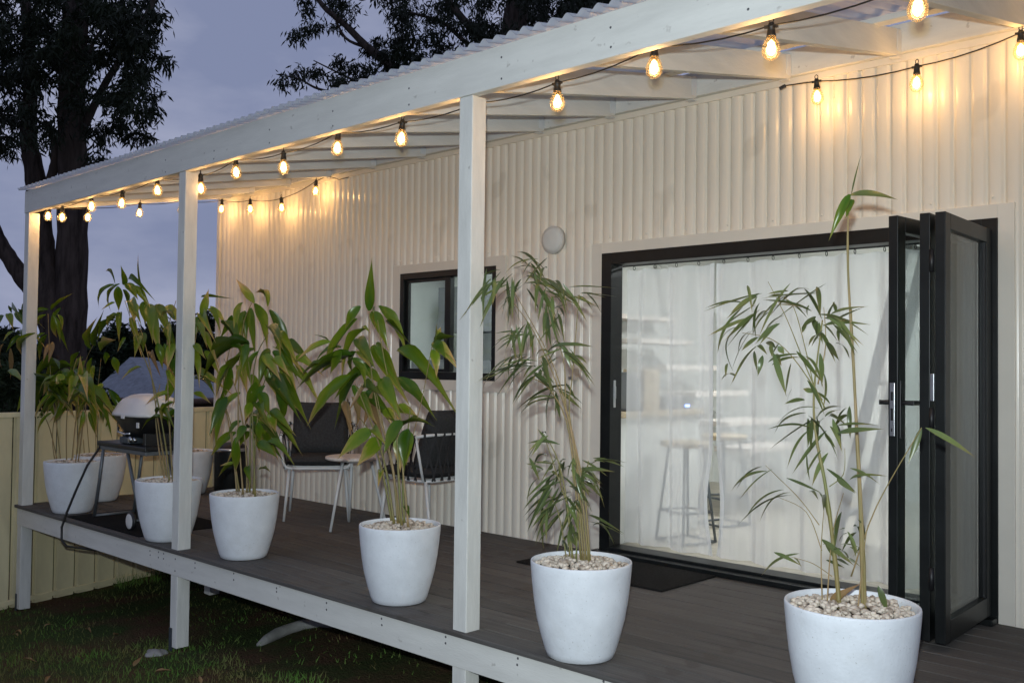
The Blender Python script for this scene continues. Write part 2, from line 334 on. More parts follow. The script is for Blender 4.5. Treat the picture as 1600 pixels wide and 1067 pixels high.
for k in range(260):     # taller tufts along the fence foot
    y = rg.uniform(.9, 1.7); x = -.22 + rg.uniform(0, .2); z = ground_z(x, y)-.01; a = rg.uniform(0, 6.28); h = rg.uniform(.05, .17); l = rg.uniform(0, .1); b2 = rg.uniform(0, 6.28)
    g.add([(x-.003*math.cos(a), y-.003*math.sin(a), z), (x+.003*math.cos(a), y+.003*math.sin(a), z), (x+l*math.cos(b2), y+l*math.sin(b2), z+h)], [(0, 1, 2)])
g.build('lawn_grass', gr, kind='stuff', fixn=False, label='dark patchy lawn grass below the deck', origin=(0, 0, 0), cat='grass')

# ------------------------------------------------------------------ deck
deck = thing('deck', (4.7, 1, 0), 'low dark brown board deck with white painted edge beam', 'deck')
bw, gap = .131, .011; y = -.022; i = 0
while y < D-.02:
    y1 = min(y+bw, D-.004)
    MB().box(-.11, XE, y, y1, -.023, 0.0 - (.0006*(i % 3))).build('deck_board', M['board'], deck, bev=.003)
    y += bw+gap; i += 1
MB().box(-.092, XE-.1, -.004, .04, -.169, -.0235).build('fascia', M['timber'], deck, bev=.003)
MB().box(-.105, -.06, .042, D-.01, -.165, -.026).build('end_joist', M['timber'], deck, bev=.003)
for k in range(14): MB().box(.35+k*.65, .395+k*.65, .042, D+.02, -.165, -.026).build('shade_joist', M['bark'], deck)  # joists in near-black colour, added to darken the space under the boards
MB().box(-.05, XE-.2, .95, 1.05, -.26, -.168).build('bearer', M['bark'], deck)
for x in (1.39, 3.6, 5.8):
    MB().box(x-.045, x+.045, .96, 1.05, ground_z(x, 1)+.06, -.262).build('stump', M['timber_v'], deck, bev=.003)
nail = None
def nail_at(u, v, parent):
    global nail
    p = at(u, v, Y=-.005)
    if nail is None: nail = MB().lathe([(.0, -.0015), (.0052, -.0012), (.006, 0.0)], c=p, n=10, axis='y').build('nail_head', M['dsteel'], parent)
    else: copy_obj(nail, p, parent)
for u, v in ((234+.3, 860.2), (234.5, 866.7), (247.5, 862.2), (247.3, 870.5), (255.5, 864.5), (255.3, 872.5), (273.7, 873), (273.2, 891.5), (304.6, 879.2), (304.6, 886.8),
             (365, 895.5), (365, 905.5), (432, 918.5), (432, 924), (510, 941.5), (510, 952), (596, 966), (596.5, 976), (696.2, 994.5), (696, 1004.3), (809, 1028), (808, 1038), (943, 1064)): nail_at(u, v, deck)

# ------------------------------------------------------------------ verandah
ver = thing('verandah', (4.7, .0, 0), 'white painted verandah frame with posts, beam, rafters and corrugated roof', 'verandah')
for k in range(4):
    x = S*k; zg = ground_z(x, 0)
    p = MB().box(x-PW, x, 0, PW, zg+.02, BB-.001).build('post', M['timber_v'], ver, bev=.004)
    MB().box(x-PW-.004, x-PW-.0005, .005, .085, zg-.02, zg+.16).box(x-PW-.004, x-PW+.035, -.0035, -.0005, zg-.02, zg+.145).build('stirrup', M['galv'], p)
beam = MB().box(-PW-.002, XE, -.005, .045, BB, BB+.190).build('beam', M['timber'], ver, bev=.003)
for u, v in ((258.6, 250.5), (258.4, 269.5-.6), (334, 248.5), (334.5, 236), (421, 203), (421, 223.5), (520, 174), (520, 197), (639, 138.5), (639, 164), (783.5, 90), (783.5, 123.3), (954, 43.5), (954.5, 74), (1169, 15)): nail_at(u, v, beam)
# rafters rise to the ledger on the wall
TA = .19
def rz(y): return 2.525 + TA*y
xr = 6.682
rx = [xr + .63*k for k in range(-11, 5)]
for x in rx:
    if x < -.1: x = -.045
    r = MB(); y0, y1 = .047, D-.045
    vs = [(x-.045+dx, yy, rz(yy)+dz) for dx in (0, .045) for yy, dz in ((y0, 0), (y1, 0), (y1, .14), (y0, .14))]
    r.add(vs, [(0,1,2,3),(7,6,5,4),(0,4,5,1),(1,5,6,2),(2,6,7,3),(3,7,4,0)]); rf_ = r.build('rafter', M['timber_y'], ver, bev=.003)
    MB().box(x-.0485, x-.0455, y1-.055, y1-.001, rz(y1)+.012, rz(y1)+.125).box(x+.0005, x+.0035, y1-.055, y1-.001, rz(y1)+.012, rz(y1)+.125).box(x-.0485, x+.0035, y1-.05, y1-.001, rz(y1-.05)-.006, rz(y1-.05)-.001).build('joist_hanger', M['wmetal'], rf_)
MB().box(XC+.02, XE, D-.043, D+.0, 2.9125, rz(D)+.16).build('ledger', M['timber'], ver, bev=.003)
for yy in (.62, 1.60):
    MB().box(-.09, XE, yy, yy+.07, rz(yy)+.1415, rz(yy)+.172).build('purlin', M['timber'], ver, bev=.002)
PR = .083; x = -.16; k = 0
while x < XE:
    x1 = x + PR*9 + .02
    def rf(u, v, x=x, x1=x1, k=k):
        X = x + (x1-x)*u; Y = -.045 + (D+.04)*v
        return (X, Y, rz(Y)+.193 + .0135*math.cos(2*math.pi*(X+.16)/PR) + .0022*(k % 2))
    MB().grid(9*12, 6, rf).build('roof_sheet', M['poly'], ver, fixn=False); x += PR*9; k += 1

# ------------------------------------------------------------------ house
house = thing('cabin', (4.0, D+.1, 0), 'cream corrugated steel cabin with black framed window and folding door', 'house')
PC = .0815
def corr(x0, x1, z0, z1):
    n = max(4, int((x1-x0)/PC*20))
    def fn(u, v):
        X = x0+(x1-x0)*u; ph = 2*math.pi*(X-4.5)/PC
        q = ((X-4.5)/PC) % 1.0      # broad softly crowned pan, narrow groove
        dip = .0155*(.5-.5*math.cos(2*math.pi*(q-.58)/.42))**.8 if q > .58 else -.0030*math.sin(math.pi*q/.58)
        return (X, D+.006 + dip + .0010*math.sin(X*1.3+z0), z0+(z1-z0)*v)
    return MB().grid(n, 2, fn).build('cladding_sheet', M['steel'], house, fixn=False)
WX0, WX1, WZ0, WZ1 = 2.563, 3.671, 1.120, 1.978
DX0, DX1, DZ = 4.667, 7.148, 1.994
x = XC+.05
while x < 2.47-.01:
    x1 = min(x+PC*9, 2.50); corr(x, x1, -.02, 2.885); x = x1
corr(2.50, 3.74, -.02, 1.06); corr(2.50, 3.74, 2.03, 2.885)
corr(3.74, 4.61, -.02, 2.885)
corr(4.61, 5.9, 2.04, 2.885); corr(5.9, 7.19, 2.04, 2.885)
corr(7.19, 7.93, -.02, 2.885); corr(7.93, 8.7, -.02, 2.885); corr(8.7, XE, -.02, 2.885)
MB().box(XC, XC+.055, D-.012, D+.055, -.03, 2.885).build('corner_flashing', M['trim'], house, bev=.003)
MB().box(XC, XE, D-.006, D+.03, 2.874, 2.912).build('top_flashing', M['trim'], house, bev=.002)
# trims
def trim4(x0, x1, z0, z1, X0, X1, Z0, Z1, bottom=True):
    y0, y1 = D-.012, D+.03
    MB().box(x0, X0, y0, y1, z0 if bottom else -.0, z1).build('trim', M['trim'], house, bev=.002)
    MB().box(X1, x1, y0, y1, z0 if bottom else -.0, z1).build('trim', M['trim'], house, bev=.002)
    MB().box(X0, X1, y0+.001, y1, Z1, z1-.0005).build('trim', M['trim'], house, bev=.002)
    if bottom: MB().box(X0, X1, y0+.001, y1, z0, Z0).build('trim', M['trim'], house, bev=.002)
trim4(2.472, 3.770, 1.037, 2.050, WX0, WX1, WZ0, WZ1)
trim4(4.582, 7.224, 0, 2.064, DX0, DX1, 0, DZ, False)
scr = None
for i in range(9):
    for (xa, z) in ((2.55+i*.163*.9, 2.085), (4.72+i*.3, 2.10)):
        p = Vector((xa, D+.0, z))
        if scr is None: scr = MB().lathe([(0, -.005), (.006, -.004), (.007, 0)], c=p, n=8, axis='y').build('screw_head', M['trim'], house)
        else: copy_obj(scr, p, house)
# window
win = MB().box(WX0, WX0+.045, D-.008, D+.07, WZ0, WZ1).box(WX1-.045, WX1, D-.008, D+.07, WZ0, WZ1).box(WX0+.045, WX1-.045, D-.008, D+.07, WZ1-.05, WZ1).box(WX0+.045, WX1-.045, D-.008, D+.07, WZ0, WZ0+.06).build('window', M['black'], house, bev=.003)
xm = at(698, 500, Y=D).x
MB().box(xm-.032, xm+.032, D+.004, D+.05, WZ0+.061, WZ1-.051).build('sash_stile', M['black'], win, bev=.003)
MB().box(WX0+.046, WX0+.075, D+.02, D+.05, WZ0+.061, WZ1-.051).box(WX0+.076, xm-.033, D+.02, D+.05, WZ0+.061, WZ0+.085).box(WX0+.076, xm-.033, D+.02, D+.05, WZ1-.075, WZ1-.051).build('sash', M['black'], win, bev=.002)
MB().box(xm-.02, xm+.012, D-.012, D+.004, 1.36, 1.44).build('latch', M['blackp'], win, bev=.004)
MB().box(WX0+.05, xm, D+.03, D+.036, WZ0+.06, WZ1-.05).build('pane', M['glass'], win)
MB().box(xm, WX1-.045, D+.042, D+.048, WZ0+.06, WZ1-.05).build('pane', M['glass'], win)
# door frame
df = MB().box(DX0, DX0+.082, D-.016, D+.11, 0.003, DZ).box(DX1-.075, DX1, D-.016, D+.11, .003, DZ).box(DX0+.082, DX1-.075, D-.016, D+.11, DZ-.078, DZ).build('door_frame', M['black'], house, bev=.003)
MB().box(DX0+.082, DX1-.075, D-.03, D+.12, 0.004, .05).box(DX0, DX1, D-.10, D-.031, .002, .032).build('threshold', M['black'], df, bev=.004)
p = at(949, 615, Y=D+.02)
MB().box(DX0+.082, DX0+.086, D+.02, D+.042, p.z-.09, p.z+.09).box(DX0+.086, DX0+.092, D+.024, D+.038, p.z-.03, p.z+.05).build('strike_plate', M['chrome'], df, bev=.001)
# folding panels
def panel(a, b, z0=.042, z1=1.936, th=.045, st=.072):
    a, b = Vector((a[0], a[1], 0)), Vector((b[0], b[1], 0)); d = (b-a); L = d.length; d.normalize(); n = Vector((-d.y, d.x, 0))
    xf = Matrix(((d.x, n.x, 0, a.x), (d.y, n.y, 0, a.y), (0, 0, 1, 0), (0, 0, 0, 1)))
    h = th/2
    fr = MB(xf).box(0, st, -h, h, z0, z1).box(L-st, L, -h, h, z0, z1).box(st, L-st, -h, h, z1-st, z1).box(st, L-st, -h, h, z0, z0+.095).build('door_panel', M['black'], house, bev=.003)
    MB(xf).box(st-.008, L-st+.008, -.004, .004, z0+.09, z1-st+.006).build('pane', M['dglass'], fr)
    g_ = MB(xf)
    for s_ in (-1, 1):
        g_.box(st, st+.012, s_*(h-.012)-.006, s_*(h-.012)+.006, z0+.096, z1-st-.001).box(L-st-.012, L-st, s_*(h-.012)-.006, s_*(h-.012)+.006, z0+.096, z1-st-.001)
    g_.build('glazing_bead', M['blackp'], fr)
    return fr, xf, L
p3, x3, L3 = panel((7.128, 1.262), (7.100, 1.965))
p2, x2, L2 = panel((7.062, 1.258), (7.036, 1.960))
p1, x1_, L1 = panel((6.925, 1.248), (6.985, 1.955))
for zz in (.32, 1.02, 1.72):     # hinges at the jamb and between panels
    MB().tube([(7.083, 1.966, zz-.05), (7.083, 1.966, zz+.05)], .010, 10).box(7.07, 7.10, 1.955, 1.972, zz-.045, zz+.045).build('hinge', M['blackp'], p3)
    MB().tube([(7.095, 1.252, zz-.05), (7.095, 1.252, zz+.05)], .011, 10).build('hinge', M['blackp'], p2)
MB().box(7.087, 7.103, 1.255, 1.27, 1.10, 1.22).build('bolt_plate', M['chrome'], p2, bev=.001)
zl = at(1404, 640, Y=1.24).z
lock = MB().box(6.912, 6.934, 1.2425, 1.2478, zl-.12, zl+.12).build('lock_plate', M['chrome'], p1, bev=.001)
MB().box(6.917, 6.929, 1.2405, 1.2424, zl+.04, zl+.08).box(6.917, 6.929, 1.2405, 1.2424, zl-.05, zl+.005).box(6.920, 6.926, 1.2405, 1.2424, zl-.10, zl-.085).build('latch_tongue', M['blackp'], p1)
for s_, x in ((-1, 6.903), (1, 6.95)):
    MB().box(x-.005, x+.005, 1.262, 1.305, zl-.13, zl+.13).build('backplate', M['blackp'], p1, bev=.002)
    MB().tube([(x, 1.285, zl+.03), (x+s_*.05, 1.285, zl+.03)], .011, 10).slab((x+s_*.05, 1.278, zl+.03), (x+s_*.05, 1.40, zl+.03), .012, .022).build('lever_handle', M['blackp'], p1, bev=.002)
# interior room shell (walls, floor, ceiling)
IY, IX0, IX1, CZ = D+4.1, -.25, 8.6, 2.62
sh = MB().box(IX0, IX1, D+.10, IY, -.12, -.002).build('interior_floor', M['ifloor'], house)
MB().box(IX0, IX1, D+.04, IY+.1, CZ, CZ+.05).build('ceiling', M['iwall'], house)
MB().box(IX0-.1, IX0, D+.06, IY+.1, -.1, CZ).build('interior_wall', M['iwall'], house)
MB().box(IX1, IX1+.1, D+.06, IY+.1, -.1, CZ).build('interior_wall', M['iwall'], house)
MB().box(IX0, IX1, IY, IY+.1, -.1, CZ).build('interior_wall', M['iwall'], house)
for x0, x1, z0, z1 in ((IX0, WX0, -.1, CZ), (WX1, DX0, -.1, CZ), (WX0, WX1, -.1, WZ0), (WX0, WX1, WZ1, CZ), (DX0, DX1, DZ, CZ), (DX1, IX1, -.1, CZ)):
    MB().box(x0, x1, D+.045, D+.095, z0, z1).build('wall_lining', M['iwall'], house)
MB().box(XC-.02, IX1+.3, D+.03, IY+.3, 2.89, 3.02).build('roof', M['steel'], house)
MB().box(XC+.02, XE, D+.06, D+.12, -1.0, -.13).build('subfloor_shade_slab', M['nwall'], house)  # dark slab put in for the shade of the open gap below the cladding
MB().box(2.9, 3.0, D+1.8, IY, 0, CZ).build('partition', M['iwall'], house)

# ------------------------------------------------------------------ fence along the left end
fa, fb = Vector((-.075, -1.9, 0)), Vector((-.335, 1.985, 0)); fd = (fb-fa).normalized(); fn_ = Vector((fd.y, -fd.x, 0))
fence = thing('fence', tuple((fa+fb)/2 + Vector((0, 0, -.9))), 'cream steel panel fence at the far end of the deck', 'fence')
L = (fb-fa).length; k = 0; s0 = 0
while s0 < L-.05:
    s1 = min(s0+.19, L); a, b_ = fa+fd*(s0+.004), fa+fd*(s1-.004)
    zb = ground_z(0, (a.y+b_.y)/2)-.02
    m_ = MB(); o_ = -fn_*.012
    prof = [(.004, .010), (.010, .010), (.020, -.012), ((s1-s0)-.026, -.012), ((s1-s0)-.016, .010), ((s1-s0)-.010, .010)]
    vs = []
    for z in (zb, .745):
        for q, w in prof:
            P_ = a+fd*q+o_ + fn_*(-w if k % 1 == 0 else w); vs.append((P_.x, P_.y, z))
    n_ = len(prof); m_.add(vs, [(i, i+1, n_+i+1, n_+i) for i in range(n_-1)])
    back = [(v[0]+o_.x*1.2, v[1]+o_.y*1.2, v[2]) for v in vs]; m_.add(back, [(n_+i, n_+i+1, i+1, i) for i in range(n_-1)])
    m_.build('fence_panel', M['fence'], fence, fixn=False); s0 = s1; k += 1
c1, c2 = fa-fn_*.01, fb-fn_*.01
MB().slab((c1.x, c1.y, .762), (c2.x, c2.y, .762), .05, .042).build('capping_rail', M['fence'], fence, bev=.004)
MB().slab((c1.x, c1.y, ground_z(0, fa.y)+.02), (c2.x, c2.y, ground_z(0, fb.y)+.03), .035, .04).build('bottom_rail', M['fence'], fence, bev=.003)

# ------------------------------------------------------------------ pots with pebbles
POT = [(.0, .0), (.132, .0), (.142, .006), (.152, .03), (.170, .09), (.188, .16), (.201, .235), (.210, .31), (.2155, .37), (.217, .398), (.2155, .404), (.211, .405), (.207, .402), (.205, .39), (.202, .36)]
pots = [
 ('P1', (.62, .17), 'white round pot with leafy plant beside the far corner post', 1.03),
 ('P1b', (.10, .62), 'white round pot close to the fence, behind the barbecue stand leg', 1.0),
 ('P2', (2.30, .145), 'white round pot partly hidden behind the middle verandah post', 1.03),
 ('P2b', (.20, 1.42), 'white round pot at the back by the fence, beside the black bin', 1.0),
 ('P3', (3.20, .20), 'white round pot just right of the middle post, in front of left chair', 1.0),
 ('P4', (4.765, .175), 'white round pot on deck edge in front of the small table', .985),
 ('P5', (6.045, .11), 'white round pot right of the near post, before the doormat', 1.0),
 ('P6', (7.225, .15), 'largest, nearest white pot at the bottom right, cut off by the frame', 1.045)]
PP = {}; body = peb = soil = None
for key, (px, py), lab, s_ in pots:
    r = thing('plant_pot', (px, py, .001), lab, 'pot', 'white round pots on the deck'); PP[key] = (px, py)
    if body is None:
        body = MB().lathe(POT, c=(px, py, .001), n=56).build('pot_body', M['pot'], r, origin=(px, py, .001)); body.scale = (s_,)*3
        soil = MB().lathe([(0, .372), (.203, .368)], c=(px, py, .001), n=32).build('soil', M['soil'], r, origin=(px, py, .001)); soil.scale = (s_,)*3
        pm = MB(); rp_ = random.Random(11); ico = bmesh.new(); bmesh.ops.create_icosphere(ico, subdivisions=1, radius=1); iv = [v.co.copy() for v in ico.verts]; iff = [[v.index for v in f.verts] for f in ico.faces]; ico.free()
        for k in range(430):
            rr = .196*math.sqrt(rp_.random()); th = rp_.uniform(0, 6.283); sz = rp_.uniform(.007, .0155)*(1.25 if rp_.random() < .2 else 1)
            e = Matrix.Rotation(rp_.uniform(0, 6.28), 3, 'Z') @ Matrix.Rotation(rp_.uniform(-.5, .5), 3, 'X')
            c = Vector((px+rr*math.cos(th), py+rr*math.sin(th), .376+rp_.uniform(-.002, .014)+.018*(1-(rr/.196)**2)))
            sx, sy, szz = sz*rp_.uniform(.8, 1.3), sz*rp_.uniform(.7, 1.1), sz*rp_.uniform(.5, .85)
            pm.add([c + e @ Vector((v.x*sx, v.y*sy, v.z*szz)) for v in iv], iff, True)
        peb = pm.build('pebbles', M['pebble'], r, origin=(px, py, .001), kind='stuff', fixn=False); peb.scale = (s_,)*3
    else:
        rot = (0, 0, random.uniform(0, 6.28))
        for q in (body, soil, peb): copy_obj(q, (px, py, .001), r, rot=rot, scale=(s_,)*3)

# ------------------------------------------------------------------ bamboo-like plants: one object per leaf, shared blade meshes
def blade_mesh(name, arch, fold, kind, matl):
    n = 14; vs = []; fs = []; uvs = []; asp = .24 if kind == 'broad' else .07
    for i in range(n+1):
        u = i/n
        w = (math.sin(math.pi*min(1, (u*.97+.015))**.54)**1.35 if kind == 'broad' else math.sin(math.pi*(u*.98+.01)**.72)**1.1)
        w = max(w, .03)*.5*(1 if u < .9 else (1-(u-.9)*7))
        z = arch*4*u*(1-u)*(1.3-.6*u)*(1.35 if kind == 'broad' else 1); tw = .25*math.sin(u*5+arch*9)
        for j, sgn in enumerate((-1, 0, 1)):
            vs.append((u, sgn*w*math.cos(tw*.5), z + asp*((fold*2*abs(sgn)*w) + sgn*w*.6*tw + (.10*abs(sgn)*w*math.sin(u*17+sgn*1.3+arch*30) if kind == 'broad' else 0)))); uvs.append((u, .5+.5*sgn))
    for i in range(n):
        for j in range(2): a = i*3+j; fs.append((a, a+1, a+4, a+3))
    me = bpy.data.meshes.new(name); me.from_pydata(vs, [], fs); ul = me.uv_layers.new(name='UVMap')
    for l in me.loops: ul.data[l.index].uv = uvs[l.vertex_index]
    me.polygons.foreach_set('use_smooth', [True]*len(fs)); me.materials.append(matl); return me
BL = {k: [blade_mesh('leaf_'+k, a, f, 'broad' if k == 'broad' or k == 'dry' else 'narrow', M[m]) for a in (.015, .05, .10, .16) for f in ((.25, .5) if k != 'narrow' else (.15, .3))] for k, m in (('broad', 'broad'), ('narrow', 'narrow'), ('dry', 'drybl'))}
def leaf(pl, base, tip, width, kind='broad', arch=None, rnd=random):
    base, tip = Vector(base), Vector(tip); x = tip-base; L = x.length
    if L < 1e-4: return
    x /= L; ctr = pl['c']
    outw = Vector(((base.x+tip.x)/2-ctr[0], (base.y+tip.y)/2-ctr[1], 0)); outw = outw.normalized() if outw.length > .01 else Vector((0, -1, 0))
    tocam = (C-base).normalized()
    nrm = Vector((0, 0, 1))*.6 + tocam*(rnd.uniform(.5, 1.2) if kind != 'narrow' else rnd.uniform(.1, .9)) + outw*.2 + Vector((rnd.uniform(-.35, .35), rnd.uniform(-.35, .35), 0))
    z = (nrm - x*nrm.dot(x)); z = z.normalized() if z.length > 1e-3 else Vector((0, -1, 0)); y = z.cross(x)
    ai = {None: rnd.randrange(0, 6), 0: rnd.randrange(0, 2), 1: rnd.randrange(2, 4), 2: rnd.randrange(4, 6), 3: rnd.randrange(6, 8)}[arch]
    o = lnk(bpy.data.objects.new('leaf', BL[kind][ai])); o.parent = pl['o']
    q = base - WL[pl['o']]
    o.matrix_local = Matrix(((x.x*L, y.x*width, z.x*L, q.x), (x.y*L, y.y*width, z.y*L, q.y), (x.z*L, y.z*width, z.z*L, q.z), (0, 0, 0, 1)))
def culm(pl, pts, r0, r1, matl='culm'):
    pts = [Vector(p) for p in pts]; out = []
    for i in range(len(pts)-1):         # Catmull-Rom
        p0, p1, p2, p3_ = pts[max(0, i-1)], pts[i], pts[i+1], pts[min(len(pts)-1, i+2)]
        for k in range(5):
            t_ = k/5; out.append(.5*((2*p1)+(p2-p0)*t_+(2*p0-5*p1+4*p2-p3_)*t_*t_+(3*p1-p0-3*p2+p3_)*t_**3))
    out.append(pts[-1]); n = len(out)
    rs = [(r0+(r1-r0)*i/(n-1))*(1.22 if i % 4 == 0 and r0 > .003 else 1) for i in range(n)]
    return MB().tube(out, rs, 6).build('culm', M[matl], pl['o'], fixn=False)
def plant(key, label):
    px, py = PP[key]; o = thing('bamboo_plant', (px, py, .39), label, 'plant', 'bamboo plants in white pots')
    return {'o': o, 'c': (px, py), 'y': py, 'rnd': random.Random(hash(key) % 1000 if False else sum(map(ord, key)))}
def put(pl, lst, off, sc_, kind='broad', extra=.85, dy=.14):
    for it in lst:
        bx_, by_, tx, ty = it[:4]; w = it[4] if len(it) > 4 else .055; k = it[5] if len(it) > 5 else kind; ar = it[6] if len(it) > 6 else None
        rn = pl['rnd']; y0 = pl['y'] + rn.uniform(-dy, dy)
        b = at(off[0]+bx_/sc_, off[1]+by_/sc_, Y=y0); t_ = at(off[0]+tx/sc_, off[1]+ty/sc_, Y=y0 + rn.uniform(-.12, .08)); t_ = t_ + (t_-b)*.07
        leaf(pl, b, t_, w*(.65 if k == 'dry' else .92), k, ar, rn)
        if kind == 'broad' and w >= .05 and ar != 0 and rn.random() < extra:      # a second blade from the same node, further back
            L = (t_-b).length; o_ = Vector((rn.uniform(-.05, .05), rn.uniform(.02, .12), rn.uniform(-.06, .04)))
            leaf(pl, b+o_, t_+o_*1.3+Vector((rn.uniform(-.07, .07), rn.uniform(0, .10), rn.uniform(-.09, .02))), w*rn.uniform(.7, 1), k, None, rn)
def stem(pl, pxs, r0=.005, r1=.002, matl='culm', dy=0, root=True):
    y = pl['y']+dy; pts = [at(u, v, Y=y) for u, v in pxs]
    if root: pts[0].z = min(pts[0].z, .40)
    return culm(pl, pts, r0, r1, matl)

# P3
pl = plant('P3', 'broad leaved bamboo in front of the cream wall, left of the two chairs')
Zf = (320, 380); s_ = 3.5575
put(pl, [(275,335,178,205,.06), (275,335,345,590,.085,'broad',1), (210,330,170,525,.055,'broad',2), (215,380,185,535,.05), (350,470,435,595,.06), (250,560,0,745,.07,'broad',1), (230,560,205,695,.06),
  (355,585,300,785,.07), (390,585,545,725,.085,'broad',1), (365,750,525,975,.10,'broad',1), (140,670,65,855,.065), (185,680,235,835,.07), (120,855,28,1060,.07), (285,770,235,955,.08), (335,790,255,965,.07),
  (265,945,385,1062,.07), (425,680,515,865,.06), (300,600,260,780,.06), (330,620,420,760,.07), (250,640,170,800,.06), (380,640,470,740,.06), (150,400,85,530,.05), (340,700,400,850,.07), (200,830,130,960,.06), (310,830,360,960,.07), (150,560,230,600,.05), (360,480,420,640,.06)], Zf, s_)
Zf = (320, 620); s_ = 6.667
put(pl, [(330,370,80,605,.075,'broad',1), (320,420,322,765,.06), (490,200,695,580,.10,'broad',1), (560,470,745,625,.07), (190,0,65,400,.07), (420,300,330,480,.06), (450,330,560,470,.06), (380,250,250,420,.06), (520,380,610,560,.06), (480,60,420,240,.06), (540,60,620,230,.07), (350,700,150,830,.035), (300,690,165,715,.035), (560,760,690,800,.02), (450,720,480,900,.05)], Zf, s_)
for a in (((380,765),(372,650),(378,520),(395,470)), ((390,766),(392,640),(400,560),(420,520)), ((396,766),(400,680),(412,600),(440,540)), ((374,766),(362,690),(350,600),(365,520)), ((386,766),(384,700),(372,620),(350,560)), ((399,766),(396,700),(392,600),(380,500)), ((370,766),(366,720),(360,660),(345,620))):
    stem(pl, a, .006, .002, 'gculm' if a[0][0] % 3 == 0 else 'culm', pl['rnd'].uniform(-.04, .04))

# P4
pl = plant('P4', 'broad leaved bamboo with brown leaf tips in front of the window')
Zf = (320, 380); s_ = 3.5575
put(pl, [(915,375,928,98,.058,'broad',0), (865,350,785,475,.06,'broad',2), (850,420,660,705,.06,'broad',1), (930,378,1018,590,.075,'broad',2), (850,530,945,695,.075,'broad',1), (950,565,1135,895,.085,'broad',1), (830,625,528,800,.10,'broad',1), (810,735,583,1000,.10,'broad',1),
  (820,790,962,1015,.055), (705,550,520,645,.05), (985,750,1092,980,.085), (910,760,800,935,.05,'dry'), (760,600,700,720,.07), (870,600,930,700,.06), (700,660,540,740,.06,'broad',1), (820,660,890,800,.06), (880,800,990,850,.06), (900,700,1000,800,.06), (800,880,830,1060,.06,'dry'),
  (690,545,605,510,.02), (1010,440,1150,570,.018), (870,470,920,500,.03)], Zf, s_)
Zf = (380, 620); s_ = 3.81
put(pl, [(765,200,575,358,.10,'broad',1), (940,140,840,335,.08,'broad',1), (940,180,1132,180,.045,'broad',1), (930,225,935,435,.075,'broad',0), (985,205,972,395,.065,'broad',0), (830,85,935,135,.09), (690,0,795,165,.07), (620,30,640,235,.05,'dry',1), (770,190,860,300,.05), (820,440,800,545,.035), (960,650,990,720,.03)], Zf, s_)
st = stem(pl, ((640,700),(660,620),(675,540)), .003, .0015, 'culm', .02, root=False)
put(pl, [(1265,560,1395,665,.055,'broad',1), (1275,545,1340,640,.06,'broad',1), (1270,550,1285,450,.02), (1290,540,1310,470,.03), (1280,555,1390,520,.02)], (320, 380), 3.5575)
for a in (((622,806),(612,720),(590,640),(578,560),(577,486)), ((616,806),(600,720),(572,640),(555,600)), ((628,806),(622,730),(618,650),(600,560),(590,500)), ((632,806),(630,740),(640,650),(640,640)), ((612,806),(598,740),(580,680),(560,650)), ((638,806),(632,760),(624,690),(610,610)), ((625,806),(618,760),(606,700),(585,600))):
    stem(pl, a, .0065, .002, 'gculm' if a[0][0] % 4 == 0 else 'culm', pl['rnd'].uniform(-.04, .04))

# P2
pl = plant('P2', 'broad leaved bamboo rising behind the middle post and barbecue')
Zf = (0, 380); s_ = 3.5575
put(pl, [(690,230,672,128,.055,'broad',0), (635,230,555,352,.06,'broad',2), (655,240,660,372,.075), (700,225,765,312,.08), (715,200,858,318,.045,'broad',2), (735,325,745,435,.09), (825,340,848,545,.085,'broad',1), (860,345,955,545,.09,'broad',1), (720,320,785,455,.07), (668,385,662,545,.055), (645,415,545,545,.045), (640,330,565,370,.03),
  (765,515,748,632,.065), (875,555,902,695,.06), (840,608,893,742,.055,'dry'), (785,688,678,757,.035), (1118,400,1158,262,.06,'broad',0), (1100,408,1088,512,.07), (1130,398,1195,545,.065,'broad',2), (1150,368,1225,500,.05,'broad',2), (1085,755,1195,855,.06), (1075,830,1170,890,.05),
  (945,835,815,895,.06), (965,885,905,1005,.065), (935,985,795,1035,.06), (700,525,655,600,.05), (800,300,770,70,.014), (560,600,640,540,.03), (900,480,940,600,.07), (960,560,930,700,.07), (950,640,985,760,.07), (970,430,900,420,.05), (1090,450,1150,580,.05), (930,700,990,840,.07), (960,740,920,880,.07), (1080,560,1140,640,.05), (870,950,980,1060,.06), (1120,300,1300,310,.014), (640,230,590,160,.014), (660,400,600,470,.04)], Zf, s_)
for a in (((265,752),(258,690),(240,600),(218,540),(195,470)), ((270,752),(266,690),(262,600),(262,520),(275,470)), ((262,752),(250,680),(232,560),(215,500)), ((276,752),(280,690),(295,600),(310,500)), ((258,752),(248,700),(243,640),(250,600)), ((282,752),(290,680),(300,560))):
    stem(pl, a, .006, .002, 'gculm' if a[0][0] % 2 else 'culm', pl['rnd'].uniform(-.04, .04))

# P1 and the pot behind it
pl = plant('P1', 'dense broad leaved bamboo beside the far corner post')
put(pl, [(285,372,400,283,.06,'broad',0), (270,370,138,445,.055,'broad',1), (258,398,212,505,.055,'broad',2), (290,400,332,545,.05), (320,395,342,490,.04,'broad',2), (65,388,135,455,.05), (45,392,72,475,.07), (22,402,-10,462,.05), (150,515,192,705,.035), (45,710,158,795,.06,'broad',0), (150,800,95,935,.055), (250,500,170,600,.05), (90,490,20,545,.05), (100,500,130,580,.05), (200,500,130,620,.045), (270,560,240,660,.05,'dry'), (20,560,10,690,.05,'dry')], (0, 380), 3.5575)
rn = pl['rnd']
for k in range(34):
    bx_, by_ = rn.uniform(250, 480), rn.uniform(690, 850); dr = rn.uniform(-1, 1)
    put(pl, [(bx_, by_, bx_+dr*130, by_+rn.uniform(60, 170), rn.uniform(.05, .085))], (0, 380), 3.5575)
